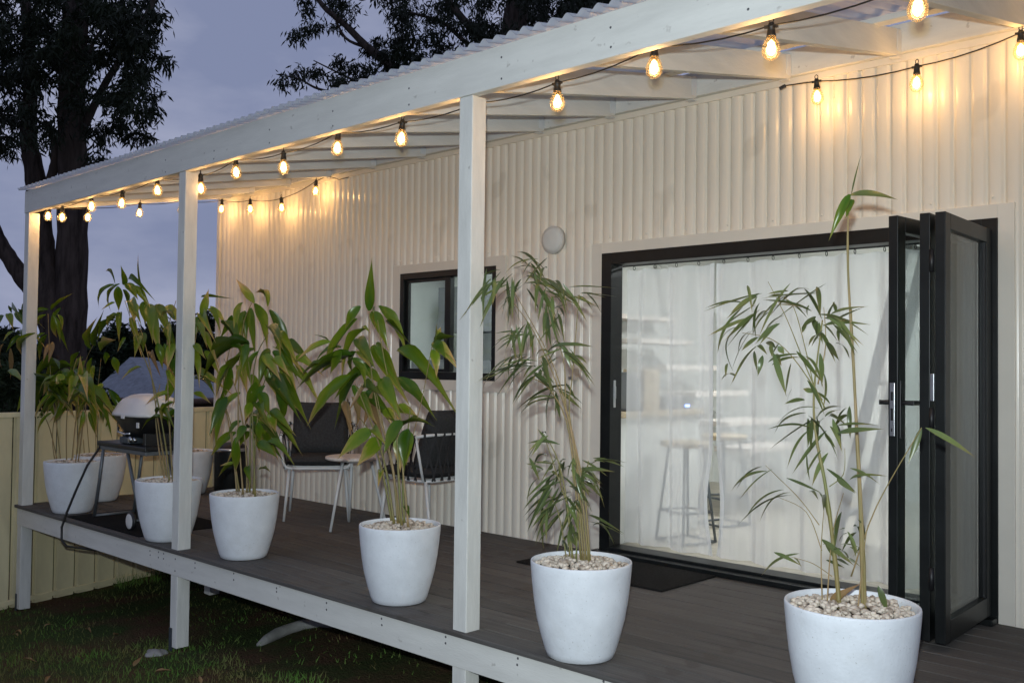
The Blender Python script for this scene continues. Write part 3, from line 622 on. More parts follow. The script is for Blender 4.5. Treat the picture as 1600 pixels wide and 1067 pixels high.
put(pl, [(440,770,446,628,.055,'broad',0), (330,700,160,805,.075,'broad',2), (300,760,120,880,.06,'broad',1), (400,700,385,860,.07), (520,820,560,980,.07), (260,930,190,1040,.05), (290,940,210,1060,.04), (500,900,540,1060,.05), (460,930,430,1067,.04)], (0, 380), 3.5575)
for a in (((95,722),(88,660),(80,600),(75,490)), ((104,722),(104,660),(110,600),(120,560)), ((112,722),(118,660),(126,600)), ((90,722),(78,670),(60,620),(45,500)), ((118,722),(124,670),(135,620)), ((86,722),(82,680),(90,620)), ((122,722),(130,660),(140,600))):
    stem(pl, a, .005, .002, 'culm', rn.uniform(-.05, .05))
pl = plant('P1b', 'sparse bamboo in the pot close to the fence')
for k in range(16):
    u, v = rn.uniform(110, 165), rn.uniform(540, 660); dr = rn.uniform(-1, 1)
    put(pl, [(u, v, u+dr*22, v+rn.uniform(15, 45), rn.uniform(.04, .07))], (0, 0), 1)
put(pl, [(143,545,152,498,.03), (150,540,162,486,.02)], (0, 0), 1)
for a in (((140,712),(135,650),(130,580),(145,540)), ((150,712),(150,640),(158,560)), ((132,712),(128,660),(120,600))): stem(pl, a, .004, .0015, 'culm', rn.uniform(-.05, .05))

# P5: narrow leaves
pl = plant('P5', 'narrow leaved bamboo arching left across the near post and window')
def sprays(pl, lst, off, sc_, w=.0155, more=3):
    rn = pl['rnd']
    for it in lst:
        bx_, by_ = it[0]; y0 = pl['y']+rn.uniform(-.12, .12)
        b = at(off[0]+bx_/sc_, off[1]+by_/sc_, Y=y0)
        for tx, ty in it[1]:
            t_ = at(off[0]+tx/sc_, off[1]+ty/sc_, Y=y0+rn.uniform(-.12, .12)); leaf(pl, b+Vector((rn.uniform(-.03, .03), rn.uniform(-.05, .05), rn.uniform(-.03, .03))), t_+(t_-b)*.08, w*rn.uniform(.7, 1.4), 'narrow', rn.choice((0, 1, 1, 2, 2)), rn)
        for k in range((it[2] if len(it) > 2 else 0)+more):
            m_ = it[1][k % len(it[1])]; j = rn.uniform(-25, 25), rn.uniform(-20, 40)
            b2 = b + Vector((rn.uniform(-.05, .05), rn.uniform(-.06, .06), rn.uniform(-.03, .05)))
            t_ = at(off[0]+(m_[0]+j[0])/sc_, off[1]+(m_[1]+j[1])/sc_, Y=y0+rn.uniform(-.2, .2)); leaf(pl, b2, t_, w*rn.uniform(.7, 1.2), 'narrow', None, rn)
sprays(pl, [((170,115),[(45,215),(45,250),(75,290),(110,270),(150,200)],4), ((225,140),[(200,260),(235,265),(160,190),(180,250),(215,255)],4), ((290,70),[(232,32),(205,90),(240,75)],1), ((300,80),[(322,135),(308,125),(250,110)],1), ((285,130),[(415,190),(400,180),(340,230),(350,190),(290,230)],3),
  ((340,150),[(390,210),(420,200),(360,240),(320,240)],3), ((430,155),[(550,150),(495,210),(480,225),(520,180)],0), ((345,215),[(395,205),(385,330),(345,340),(320,310),(375,300)],4), ((255,285),[(165,325),(160,300),(210,360),(250,400)],2), ((262,290),[(272,350),(250,370)],1),
  ((265,395),[(110,455),(165,420),(170,500),(220,470),(150,470)],3), ((295,410),[(305,455),(345,480),(250,460)],1), ((375,360),[(310,432),(330,400),(300,380)],1), ((395,360),[(415,425),(480,450),(475,345),(460,400),(485,470)],1), ((300,440),[(225,510),(230,520),(350,475),(350,500)],1), ((365,500),[(250,545),(245,570),(358,580),(445,535),(440,550),(330,600)],1),
  ((330,650),[(272,690),(278,675),(300,620)],1), ((320,735),[(280,750),(300,770),(355,745)],2), ((365,750),[(350,740),(375,785),(330,790)],2), ((345,800),[(255,885),(270,870),(280,930),(310,850)],4), ((355,870),[(285,985),(300,960),(330,990),(260,930)],4), ((415,740),[(400,790),(425,760)],1), ((420,790),[(510,850),(480,830),(470,870)],3), ((465,735),[(580,745),(520,730),(550,760)],1), ((450,770),[(510,800),(500,830),(440,840)],3), ((400,860),[(440,960),(380,960),(440,900)],2), ((465,935),[(578,970)],0), ((410,960),[(400,1010),(380,1000),(430,1010)],3), ((380,830),[(300,900),(320,940)],3)], (700, 380), 2.133)
for a, r0, m_ in ((((916,866),(900,720),(888,650),(860,560),(800,450)), .0048, 'culm'), (((920,866),(905,740),(885,640),(880,560),(850,480)), .0045, 'culm'), (((912,866),(895,690),(870,600),(835,520),(800,470)), .004, 'culm'), (((922,866),(912,760),(890,650),(895,580),(905,460)), .005, 'culm'), (((895,862),(885,780),(872,720),(858,690)), .005, 'gculm'), (((890,862),(888,800),(870,740),(850,680)), .004, 'gculm'), (((900,862),(905,790),(915,740),(920,720)), .004, 'gculm'), (((908,866),(890,680),(860,610),(830,590)), .005, 'culm'), (((885,862),(872,800),(850,760)), .003, 'gculm')):
    stem(pl, a, r0, .0016, m_, pl['rnd'].uniform(-.03, .03))

# P6
pl = plant('P6', 'narrow leaved bamboo with a tall bare cane in the nearest pot')
Zf = (1080, 400); s_ = 3.556
sprays(pl, [((325,228),[(88,302),(205,340),(225,310)],0), ((340,232),[(333,290)],0), ((330,318),[(110,435),(158,530),(195,460)],1), ((350,325),[(345,440),(280,420)],0), ((555,180),[(435,220),(655,185),(580,210)],0), ((720,205),[(495,335)],0), ((600,265),[(410,245),(480,270)],0), ((610,270),[(650,340)],0), ((540,225),[(360,410),(450,330)],1),
  ((470,370),[(365,480),(400,440)],0), ((420,320),[(350,380),(345,430)],0), ((300,435),[(228,630),(160,525),(265,545)],0), ((235,630),[(172,685)],0), ((370,490),[(240,690),(285,525),(420,545)],1), ((405,545),[(372,660)],0), ((490,480),[(445,555),(515,540),(420,480)],0), ((455,555),[(525,765)],0), ((470,580),[(600,545),(500,610)],0),
  ((690,225),[(725,345)],0), ((740,340),[(797,255)],0), ((735,345),[(710,460),(725,455)],0), ((745,345),[(970,285),(980,380),(970,435),(880,360)],0), ((760,370),[(945,490),(915,530),(890,450)],1), ((765,385),[(812,470)],0), ((740,465),[(800,590),(870,565)],0), ((700,455),[(655,500)],0), ((690,355),[(618,395)],0), ((650,550),[(720,715),(720,690)],0), ((660,670),[(735,870)],0), ((675,790),[(625,740)],0), ((640,795),[(525,820)],0),
  ((735,880),[(650,1055),(700,980)],0), ((690,920),[(440,960),(450,1065)],0), ((830,870),[(790,955),(880,1005)],0), ((740,945),[(830,1065),(800,1060)],0), ((740,880),[(830,855),(860,940)],0), ((800,955),[(1050,960)],0)], Zf, s_, .016, 1)
Zf = (920, 340); s_ = 1.906
sprays(pl, [((690,590),[(655,680),(560,625)],0), ((710,620),[(752,695)],0), ((700,685),[(667,792),(650,760)],0), ((660,650),[(595,740)],0), ((530,735),[(445,805),(455,830)],0), ((568,835),[(450,912),(513,900)],0), ((630,797),[(680,838)],0), ((685,840),[(708,885)],0), ((740,785),[(790,818)],0), ((755,778),[(880,770)],0), ((795,920),[(755,992),(810,960)],0), ((712,960),[(785,1030),(745,1010)],0), ((605,1010),[(632,1040),(520,1062)],0), ((760,930),[(745,930),(800,1000)],1), ((740,990),[(800,1003),(830,1000)],1), ((720,1010),[(760,1040)],1)], Zf, s_, .016, 1)
put(pl, [(1326,306,1398,312,.035,'narrow',2), (1328,304,1297,372,.034,'broad',1), (1332,312,1322,340,.03,'broad',0), (1330,306,1345,244,.006,'narrow',0)], (0, 0), 1)
put(pl, [(1440,668,1420,722,.022,'narrow',0), (1446,668,1520,712,.022,'narrow',1)], (0, 0), 1)
put(pl, [(1298,946,1344,912,.05,'dry',0), (1300,945,1290,949,.05,'dry',0), (1372,915,1386,955,.025,'narrow',1)], (0, 0), 1, dy=.02)
for a, r0, r1, m_ in ((((1312,940),(1303,860),(1290,760),(1275,680),(1272,610),(1285,500)), .009, .0025, 'gculm'), (((1348,945),(1345,820),(1335,600),(1325,420),(1326,306)), .0075, .003, 'culm'), (((1352,945),(1349,850),(1338,640),(1330,480)), .006, .002, 'culm'), (((1290,640),(1262,580),(1230,500),(1200,440)), .003, .001, 'gculm'), (((1285,625),(1240,560),(1205,530),(1160,520)), .0025, .001, 'gculm'), (((1272,610),(1262,560),(1240,480),(1218,462)), .0025, .001, 'gculm'), (((1330,900),(1370,790),(1440,668)), .003, .0015, 'culm'),
                    (((1285,942),(1283,860),(1288,790)), .003, .001, 'culm'), (((1292,942),(1300,840),(1318,770)), .003, .001, 'culm'), (((1340,942),(1350,860),(1356,820)), .003, .001, 'culm'), (((1280,820),(1250,780),(1215,745),(1196,727)), .002, .0008, 'culm'), (((1284,860),(1260,800),(1217,777)), .002, .0008, 'culm'), (((1300,900),(1270,880),(1237,870)), .002, .0008, 'culm'), (((1296,760),(1318,740),(1320,700)), .002, .001, 'gculm'), (((1278,600),(1290,540),(1287,480)), .003, .001, 'culm')):
    stem(pl, a, r0, r1, m_, pl['rnd'].uniform(-.03, .03), root=a[0][1] > 930)

# ------------------------------------------------------------------ festoon lights
bulb_rn = random.Random(5); PROTO = {}
def bulb_unit(parent, p, tilt=(0, 0)):
    # p = centre of the glass; holder above, hook on top
    if not PROTO:
        o0 = (0, 0, 0)
        PROTO['holder'] = MB().lathe([(.0, .100), (.010, .100), (.012, .094), (.013, .088), (.0165, .086), (.0165, .080), (.014, .078), (.0155, .062), (.018, .050), (.0185, .046), (.016, .046)], n=18).tube([(0, 0, .098), (.008, 0, .106), (.008, 0, .116), (0, 0, .123), (-.008, 0, .116), (-.008, 0, .106), (0, 0, .098)], .0022, 6).box(-.026, .026, -.006, .006, .080, .090)
        PROTO['glass'] = MB().lathe([(.013, .050), (.0135, .044), (.017, .034), (.024, .022), (.0290, .008), (.0305, -.004), (.0285, -.018), (.022, -.029), (.012, -.036), (.0, -.038)], n=22)
        f_ = MB()
        for k in range(4):
            a = k*math.pi/2; f_.tube([(0, 0, .03), (.010*math.cos(a), .010*math.sin(a), .020), (.007*math.cos(a+.6), .007*math.sin(a+.6), -.018), (0, 0, -.022)], .0016, 5)
        PROTO['fil'] = f_; PROTO['core'] = MB().lathe([(0, .026), (.008, .020), (.0135, .006), (.0145, -.006), (.009, -.019), (0, -.023)], n=12)
        PROTO['m'] = {}
    def mk(name, key, matl, par):
        if key not in PROTO['m']:
            src = PROTO[key]; src.v = [tuple(1.13*c for c in v) for v in src.v] if key != 'holder' else src.v; o = src.build(name, matl, None, origin=(0, 0, 0)); PROTO['m'][key] = o.data; place(o, p, par); return o
        o = lnk(bpy.data.objects.new(name, PROTO['m'][key])); place(o, p, par); return o
    h = mk('bulb_holder', 'holder', M['wire'], parent); h.rotation_euler = (tilt[0], tilt[1], bulb_rn.uniform(-.5, .5))
    g_ = mk('bulb', 'glass', M['bulb'], h); c_ = mk('filament', 'core', M['glow'], h)
    f2 = mk('filament', 'fil', M['fil'], h)
    ld = bpy.data.lights.new('bulb_light', 'POINT'); ld.energy = BULBW; ld.color = (1, .60, .26); ld.shadow_soft_size = .028
    lo = lnk(bpy.data.objects.new('bulb_light', ld)); place(lo, Vector(p), parent)
BULBW = 3.8
def festoon(name, pts, extra0, extra1, label, bulbs=None):
    r = thing(name, tuple(pts[len(pts)//2]), label, 'string lights', 'festoon lights')
    tops = [Vector(p)+Vector((0, 0, .088)) for p in pts]; path = [Vector(e) for e in extra0]
    for i, q in enumerate(tops):
        if i:
            a = tops[i-1]
            for k in (1, 2, 3, 4):
                t_ = k/5; m_ = a.lerp(q, t_); m_.z -= .018*4*t_*(1-t_); path.append(m_)
        path.append(q)
    path += [Vector(e) for e in extra1]
    MB().tube(path, .0034, 6).build('wire', M['wire'], r, fixn=False)
    for p in pts: bulb_unit(r, Vector(p), (bulb_rn.uniform(-.06, .06), bulb_rn.uniform(-.06, .06)))
    return r
Yf = .115
front = [at(u, v, Y=Yf) for u, v in ((1434,14),(1205,77),(1022,107),(871,160),(742,190),(627,217),(527,232),(443,262),(369,270),(314,295),(246,298),(190,318),(143,323))]
front = [at(1690, -40, Y=Yf)] + front
left = [at(97, 340, X=.02), at(75, 338, X=-.005)]
left = [Vector((.10, .16, 2.425)), Vector((-.02, .16, 2.44)), at(137, 340, X=.0), at(218, 333, X=.0), at(283, 328, X=.0)]
left[0] = at(97, 340, Y=.17); left[1] = at(75, 338, Y=.13)
backl = [at(u, v, Y=D-.13) for u, v in ((346,327),(391,327),(440,325),(493,299))]
end = [at(512, 275, Y=D-.06), at(530, 281, Y=D-.06), at(545, 277, Y=D-.05)]
festoon('festoon_lights', front+left+backl, [], end, 'long string of warm globes along the front beam, around the far end and back wall')
backr = [at(u, v, Y=D-.14) for u, v in ((1277,152),(1432,131),(1595,80))] + [Vector((7.85, D-.14, 2.70))]
f2 = festoon('festoon_lights', backr, [at(1218, 139, Y=D-.16), at(1228, 134, Y=D-.15)], [], 'short string of warm globes against the wall above the folding door')
MB().slab(at(1218, 139, Y=D-.16), at(1228, 134, Y=D-.15), .018, .018).build('end_plug', M['wire'], f2, bev=.004)
hk = at(1228, 131, Y=D-.06)

# ------------------------------------------------------------------ chairs and table
def chair(cx, cy, ang, label):
    r = thing('patio_chair', (cx, cy, 0), label, 'chair', 'strap chairs with charcoal cushions')
    xf = Matrix.Translation((cx, cy, 0)) @ Matrix.Rotation(ang, 4, 'Z')
    zs, za, zb, w, d = .415, .655, .745, .285, .275
    def arc(pts, rr=.07, n=5):
        pts = [Vector(p) for p in pts]; out = [pts[0]]
        for i in range(1, len(pts)-1):
            a = pts[i] + (pts[i-1]-pts[i]).normalized()*rr; b = pts[i] + (pts[i+1]-pts[i]).normalized()*rr
            for k in range(n+1): t_ = k/n; out.append(a*(1-t_)**2 + pts[i]*2*t_*(1-t_) + b*t_*t_)
        return out+[pts[-1]]
    fr = MB(xf).tube(arc([(-w, -d, za), (-w+.03, -d, zs), (w-.03, -d, zs), (w, -d, za)], .06), .0115, 10).build('front_hoop', M['wmetal'], r, fixn=False)
    rail = arc([(-w, -d, za), (-w-.01, d-.03, zb), (w+.01, d-.03, zb), (w, -d, za)], .16, 7)
    MB(xf).tube(rail, .0115, 10).build('arm_rail', M['wmetal'], r, fixn=False)
    srail = arc([(-w+.045, -d, zs), (-w+.05, d-.06, zs), (w-.05, d-.06, zs), (w-.045, -d, zs)], .12, 6)
    MB(xf).tube(srail, .0105, 10).build('seat_rail', M['wmetal'], r, fixn=False)
    MB(xf).slab((-w+.06, -.1, zs), (w-.06, -.1, zs), .03, .012).slab((-w+.06, .1, zs), (w-.06, .1, zs), .03, .012).build('seat_slat', M['wmetal'], r)
    for sx in (-1, 1):
        MB(xf).tube([(sx*.215, -d+.04, zs-.004), (sx*.25, -d+.005, .004)], [.0135, .010], 10).build('leg', M['wmetal'], r, fixn=False)
        MB(xf).tube([(sx*.215, d-.10, zs-.004), (sx*.25, d-.005, .004)], [.0135, .010], 10).build('leg', M['wmetal'], r, fixn=False)
        MB(xf).tube([(sx*(w+.005), d-.13, zb-.01), (sx*(w-.045), d-.10, zs)], .010, 10).build('back_stay', M['wmetal'], r, fixn=False)
    # woven straps round sides and back: crossing diagonals between the two rails
    def samp(path, t_):
        ls = [(path[i+1]-path[i]).length for i in range(len(path)-1)]; T = sum(ls)*t_
        for i, l in enumerate(ls):
            if T <= l or i == len(ls)-1: return path[i].lerp(path[i+1], min(1, T/l))
            T -= l
    n = 20
    for k in range(n):
        t_ = (k+.5)/n
        for dt in (-.06, .06):
            if not 0 < t_+dt < 1: continue
            a, b = samp(rail, t_), samp(srail, t_+dt)
            cen = Vector((0, 0, .55)); o1 = (a-cen); o1.z = 0; o1 = o1.normalized()*(.012 if dt > 0 else .0145)
            m_ = MB(xf).slab(a+o1, b+o1, .013, .003, up=o1)
            m_.tube([a+Vector((0, 0, .0)) - (samp(rail, min(1, t_+.01))-a).normalized()*.008, a+(samp(rail, min(1, t_+.01))-a).normalized()*.008], .0145, 8)
            m_.build('strap', M['strap'], r, fixn=False)
    def cushion(cx_, cy_, cz_, a, b, h, tilt, name):
        def fn(sgn):
            def f(u, v):
                x, y = 2*u-1, 2*v-1; e = max(0, (1-abs(x)**5)*(1-abs(y)**5)); z = sgn*h/2*(.25+.75*e**.45) if max(abs(x), abs(y)) < .999 else 0
                pin = 1-.05*(1-abs(x*y))*0 - .04*(x*x*(1-y*y)+y*y*(1-x*x))
                return Matrix.Translation((cx_, cy_, cz_)) @ Matrix.Rotation(tilt, 4, 'X') @ Vector((x*a/2*pin, y*b/2*pin, z))
            return f
        return MB(xf).grid(18, 18, fn(1)).grid(18, 18, fn(-1)).build(name, M['cush'], r)
    cushion(0, -.03, zs+.055, .50, .50, .085, 0, 'seat_cushion'); cushion(0, .155, zs+.29, .47, .46, .15, R_(68), 'back_cushion')
    return r
chair(2.15, 1.51, math.atan2(.78, .62), 'left patio chair with charcoal cushions facing the lawn, left of the small table')
chair(3.38, 1.62, -math.pi/2+.04, 'right patio chair with woven straps seen from its side, behind the near post')
tb = thing('side_table', (2.78, 1.38, 0), 'small round pale side table between the two patio chairs', 'table')
MB().lathe([(0, .512), (.195, .512), (.212, .518), (.2155, .528), (.212, .538), (.20, .541), (0, .541)], c=(2.78, 1.38, 0), n=40).build('table_top', M['tabletop'], tb)
for (fx, fy) in ((2.833, 1.134), (2.545, 1.52), (3.0, 1.53)):
    dv = Vector((fx-2.78, fy-1.38, 0)); a = Vector((2.78, 1.38, .511)) + dv*.5
    MB().tube([a, (fx, fy, .003)], [.0125, .010], 10).build('leg', M['wmetal'], tb, fixn=False)
MB().lathe([(.10, .50), (.115, .50), (.115, .511), (.10, .511)], c=(2.78, 1.38, 0), n=24).build('ring', M['wmetal'], tb)

# ------------------------------------------------------------------ barbecue on its folding stand
bx0, by0 = 1.585, .34
stand = thing('barbecue_stand', (1.5, .35, 0), 'black topped folding stand with grey legs carrying the barbecue', 'stand')
zt = .575
MB().box(1.08, 1.90, .16, .52, zt, zt+.035).build('stand_top', M['blackp'], stand, bev=.008)
MB().box(1.09, 1.89, .17, .51, zt-.03, zt-.001).build('stand_rail', M['gmetal'], stand, bev=.004)
for yy in (.18, .50):
    MB().tube([(1.16, yy, zt-.02), (1.10, yy, .30), (1.02, yy, .012)], .013, 8).build('leg', M['gmetal'], stand, fixn=False)
    MB().tube([(1.55, yy+.012, zt-.02), (1.78, yy+.012, .07)], .013, 8).build('leg', M['gmetal'], stand, fixn=False)
MB().tube([(1.02, .18, .014), (1.02, .50, .014)], .012, 8).build('foot_bar', M['gmetal'], stand, fixn=False)
for yy in (.115, .53):
    w_ = MB().lathe([(0, -.016), (.050, -.016), (.066, -.010), (.068, 0), (.066, .010), (.050, .016), (0, .016)], c=(1.80, yy, .069), n=28, axis='y').build('wheel', M['blackp'], stand)
    MB().lathe([(0, -.020), (.030, -.0205), (.052, -.0175), (.054, -.0165)], c=(1.80, yy, .069), n=28, axis='y').build('hubcap', M['wplast'], w_)
MB().tube([(1.80, .12, .069), (1.80, .53, .069)], .008, 8).build('axle', M['gmetal'], stand, fixn=False)
bq = thing('barbecue', (bx0, by0, zt+.03), 'portable gas barbecue with white domed lid and black bowl', 'barbecue')
def sup(a, b, z, n=36, p=4.0, cx=bx0, cy=by0):
    out = []
    for k in range(n):
        t_ = 2*math.pi*k/n; c_, s2 = math.cos(t_), math.sin(t_); r = (abs(c_)**p+abs(s2)**p)**(-1/p); out.append((cx+a*r*c_, cy+b*r*s2, z))
    return out
def loft(rings, cap0=True, cap1=True):
    m_ = MB(); n = len(rings[0])
    m_.add([v for r in rings for v in r], [(i*n+k, i*n+(k+1) % n, (i+1)*n+(k+1) % n, (i+1)*n+k) for i in range(len(rings)-1) for k in range(n)] + ([tuple(range(n-1, -1, -1))] if cap0 else []) + ([tuple(range((len(rings)-1)*n, len(rings)*n))] if cap1 else []), True)
    return m_
zb_ = .835
loft([sup(.14, .10, .66), sup(.20, .14, .70), sup(.25, .18, .77), sup(.268, .20, .815), sup(.272, .203, zb_-.004)]).build('bowl', M['blackp'], bq)
lid = loft([sup(.283, .212, zb_-.012), sup(.286, .215, zb_), sup(.281, .210, zb_+.014), sup(.272, .200, zb_+.03), sup(.252, .178, zb_+.075), sup(.220, .145, zb_+.115), sup(.165, .10, zb_+.142), sup(.09, .05, zb_+.154)]).build('lid', M['lid'], bq)
MB().box(bx0+.0, bx0+.05, by0-.222, by0-.213, zb_-.028, zb_-.006).build('lid_catch', M['lid'], lid, bev=.003)
MB().tube([(bx0-.11, by0-.19, .735), (bx0-.06, by0-.212, .705), (bx0+.06, by0-.212, .692), (bx0+.10, by0-.19, .70)], .008, 8).build('carry_handle', M['chrome'], bq, fixn=False)
MB().box(bx0-.14, bx0+.02, by0-.165, by0-.05, .615, .662).build('drip_tray', M['galv'], bq, bev=.006)
MB().box(bx0+.20, bx0+.235, by0-.197, by0-.188, .745, .785).build('badge', M['wplast'], bq, bev=.002)
for sx in (-.17, .17): MB().box(bx0+sx-.02, bx0+sx+.02, by0-.12, by0+.12, zt+.031, .70).build('foot', M['blackp'], bq, bev=.004)
MB().tube([(bx0+.10, by0-.18, .655), (bx0+.10, by0-.20, .655)], .022, 16).tube([(bx0+.17, by0-.18, .655), (bx0+.17, by0-.20, .655)], .016, 16).build('knob', M['chrome'], bq)
hp = [(1.12, .18, .575), (1.06, .10, .42), (1.02, .03, .22), (.99, -.02, .06), (.96, -.045, -.06), (.95, -.04, -.16), (1.02, -.03, -.20), (1.25, .0, -.19), (1.5, .06, -.18)]
MB().tube(hp, .009, 8).build('gas_hose', M['wire'], None, label='black gas hose drooping from the barbecue over the deck edge', cat='hose', fixn=False)
MB().box(.86, 2.10, .03, .76, .001, .008).build('barbecue_mat', M['rubber'], None, bev=.003, label='black rubber mat on the deck under the barbecue', cat='mat')
MB().box(4.52, 5.62, 1.33, 1.885, .001, .012).build('doormat', M['doormat'], None, bev=.004, label='dark grey doormat in front of the door threshold', cat='doormat')
# bin
bn = thing('rubbish_bin', (.46, 1.70, 0), 'black cylindrical bin with steel rim at the back by the wall', 'bin')
MB().lathe([(0, .002), (.142, .002), (.146, .012), (.150, .40), (.150, .405)], c=(.46, 1.70, 0), n=36).build('bin_body', M['black'], bn)
MB().lathe([(.148, .405), (.153, .407), (.153, .432), (.148, .434)], c=(.46, 1.70, 0), n=36).build('rim', M['chrome'], bn)
MB().lathe([(.147, .434), (.142, .452), (.11, .472), (.05, .482), (0, .484)], c=(.46, 1.70, 0), n=36).build('lid', M['blackp'], bn)
# wall light, outlet box
wl = thing('wall_light', (4.232, D-.01, 2.122), 'round white unlit bulkhead light on the wall', 'wall light')
MB().lathe([(0, 0), (.098, 0), (.098, -.028), (.094, -.036), (.088, -.038)], c=(4.232, D+.005, 2.122), n=40, axis='y').build('light_base', M['wplast'], wl)
MB().lathe([(.0875, -.036), (.086, -.044), (.06, -.052), (0, -.055)], c=(4.232, D+.005, 2.122), n=40, axis='y').build('diffuser', M['iwall'], wl)
p = at(898, 586, Y=D)
ob = thing('outlet_box', (p.x, D, p.z), 'small grey outlet box on the wall beside the door', 'outlet')
MB().box(p.x-.035, p.x+.03, D-.04, D+.004, p.z-.035, p.z+.05).build('box_body', M['trim'], ob, bev=.006)
MB().box(p.x-.02, p.x+.012, D-.046, D-.0405, p.z-.030, p.z-.008).build('glint_dot', M['chrome'], ob, bev=.003)  # small metal dot added to return the flash as a glint

# ------------------------------------------------------------------ curtains inside the door
def curtain(x0, x1, label, edge, seed):
    r = thing('curtain', ((x0+x1)/2, D+.2, 1.0), label, 'curtain', 'sheer curtains in the doorway'); rn = random.Random(seed)
    ph = [rn.uniform(0, 6.28) for _ in range(4)]; zt_, zb2 = 1.90, .055
    def fn(u, v, x0=x0, x1=x1):
        bow = edge*(.055*math.sin(math.pi*min(1, max(0, (.36-v)/.36))) if v < .36 else 0)*(-1)
        xx = x0+(x1-x0)*u + bow*((u if edge > 0 else 1-u)**6)
        dpt = .030*math.sin(xx*24+ph[0]+.5*math.sin(v*2)) + .014*math.sin(xx*13+ph[1]) + .010*math.sin(xx*55+ph[2]) ; dpt *= (.45+.55*min(1, (1-v)*3+.3))
        sc_ = .012*abs(math.sin((xx-x0)*math.pi/.17))*max(0, (v-.93)/.07)
        return (xx, D+.19+dpt, zb2+(zt_-zb2)*v - sc_)
    MB().grid(150, 26, fn).build('curtain_fabric', M['curtain'], r, fixn=False)
    # doubled hem along the meeting edge
    def hf(u, v):
        q = fn(1-.045*u*(1.2 if edge > 0 else 1) if edge > 0 else .022*u, v); return (q[0], q[1]-.004, q[2])
    MB().grid(4, 26, hf).build('hem', M['hem'], r, fixn=False)
    k = x0+.06
    while k < x1:
        MB().tube([(k, D+.19+.013*math.cos(a*math.pi/5), 1.905+.013*math.sin(a*math.pi/5)) for a in range(10)], .0022, 5, closed=True).build('ring', M['black'], r, fixn=False); k += .17
    return r
curtain(DX0+.06, 5.42, 'left sheer white curtain covering the kitchen side of the doorway', 1, 2)
curtain(5.42, DX1-.02, 'wide right sheer white curtain behind the nearest plant', -1, 5)
MB().tube([(DX0+.02, D+.19, 1.925), (DX1-.01, D+.19, 1.925)], .008, 8).build('curtain_rod', M['blackp'], None, label='thin black curtain rod across the door head', cat='curtain rod', fixn=False)

# ------------------------------------------------------------------ things inside
led = thing('ceiling_light', (5.6, D+2.2, CZ-.03), 'lit ceiling light inside the room behind the curtain', 'ceiling light')
MB().box(4.9, 6.3, D+2.12, D+2.28, CZ-.06, CZ-.002).build('light_body', M['wplast'], led, bev=.004)
MB().box(4.93, 6.27, D+2.14, D+2.26, CZ-.075, CZ-.061).build('diffuser', M['led'], led)
led2 = thing('ceiling_light', (1.6, D+1.6, CZ-.03), 'lit ceiling light inside the room behind the window', 'ceiling light')
MB().box(1.2, 2.0, D+1.52, D+1.68, CZ-.06, CZ-.002).build('light_body', M['wplast'], led2, bev=.004)
MB().box(1.23, 1.97, D+1.54, D+1.66, CZ-.075, CZ-.061).build('diffuser', M['led'], led2)
# kitchen bench with microwave, shelves
kb = thing('kitchen_bench', (4.35, D+.8, 0), 'pale kitchen bench behind the left curtain', 'bench')
MB().box(4.0, 4.62, D+.28, D+1.34, .88, .92).build('bench_top', M['wood'], kb, bev=.004)
MB().box(4.02, 4.58, D+.30, D+1.32, .0, .879).build('cabinet', M['iwall'], kb, bev=.003)
mw = thing('clock_radio', (4.45, D+1.1, .92), 'low grey radio with blue lit clock on the kitchen bench', 'radio')
MB().box(4.34, 4.54, D+.90, D+1.28, .921, 1.02).build('radio_body', M['igrey'], mw, bev=.006)
MB().box(4.541, 4.545, D+1.19, D+1.25, .935, .955).build('clock', M['bluelcd'], mw)
MB().box(4.36, 4.56, D+.64, D+.83, .921, 1.22).build('storage_box', M['wood'], None, bev=.006, label='pale wooden box standing on the kitchen bench', cat='box')
MB().box(4.40, 4.56, D+.46, D+.60, .921, 1.20).build('appliance', M['igrey'], None, bev=.02, label='grey kitchen appliance beside the wooden box', cat='appliance')
sw = thing('staircase', (3.6, D+2.3, 0), 'open staircase with pale treads rising to the left behind the curtain', 'staircase')
for u, v in ((1165, 700), (1130, 658), (1080, 612), (1035, 570), (992, 528), (965, 490)):
    q = at(u, v, Y=D+2.0); MB().box(q.x-.30, q.x+.04, D+2.0, D+2.9, q.z-.045, q.z).build('tread', M['tabletop'], sw, bev=.004)
MB().slab(at(1020, 402, Y=D+2.95), at(1150, 510, Y=D+2.95), .04, .05).build('handrail', M['rail'], sw, bev=.004)
MB().slab(at(930, 490, Y=D+2.95), at(1230, 772, Y=D+2.95), .03, .22).build('stringer', M['rail'], sw, bev=.004)
def stool(x, y, label):
    r = thing('bar_stool', (x, y, 0), label, 'stool', 'bar stools inside'); h = .69
    MB().lathe([(0, h-.016), (.17, h-.016), (.185, h), (.185, h+.016), (.175, h+.022), (0, h+.022)], c=(x, y, 0), n=32).build('seat', M['wood'], r)
    for a in range(4):
        t_ = a*math.pi/2+.5; MB().tube([(x+.12*math.cos(t_), y+.12*math.sin(t_), h-.01), (x+.21*math.cos(t_), y+.21*math.sin(t_), .01)], .010, 8).build('leg', M['gmetal'], r, fixn=False)
    for zz, rr in ((.22, .185), (.012, .21)): MB().tube([(x+rr*math.cos(k*math.pi/2+.5), y+rr*math.sin(k*math.pi/2+.5), zz) for k in range(4)], .009, 6, closed=True).build('foot_ring', M['gmetal'], r, fixn=False)
stool(4.84, 2.75, 'bar stool with pale round seat behind the left curtain')
stool(4.62, 3.62, 'second bar stool, further back beyond the kitchen bench')
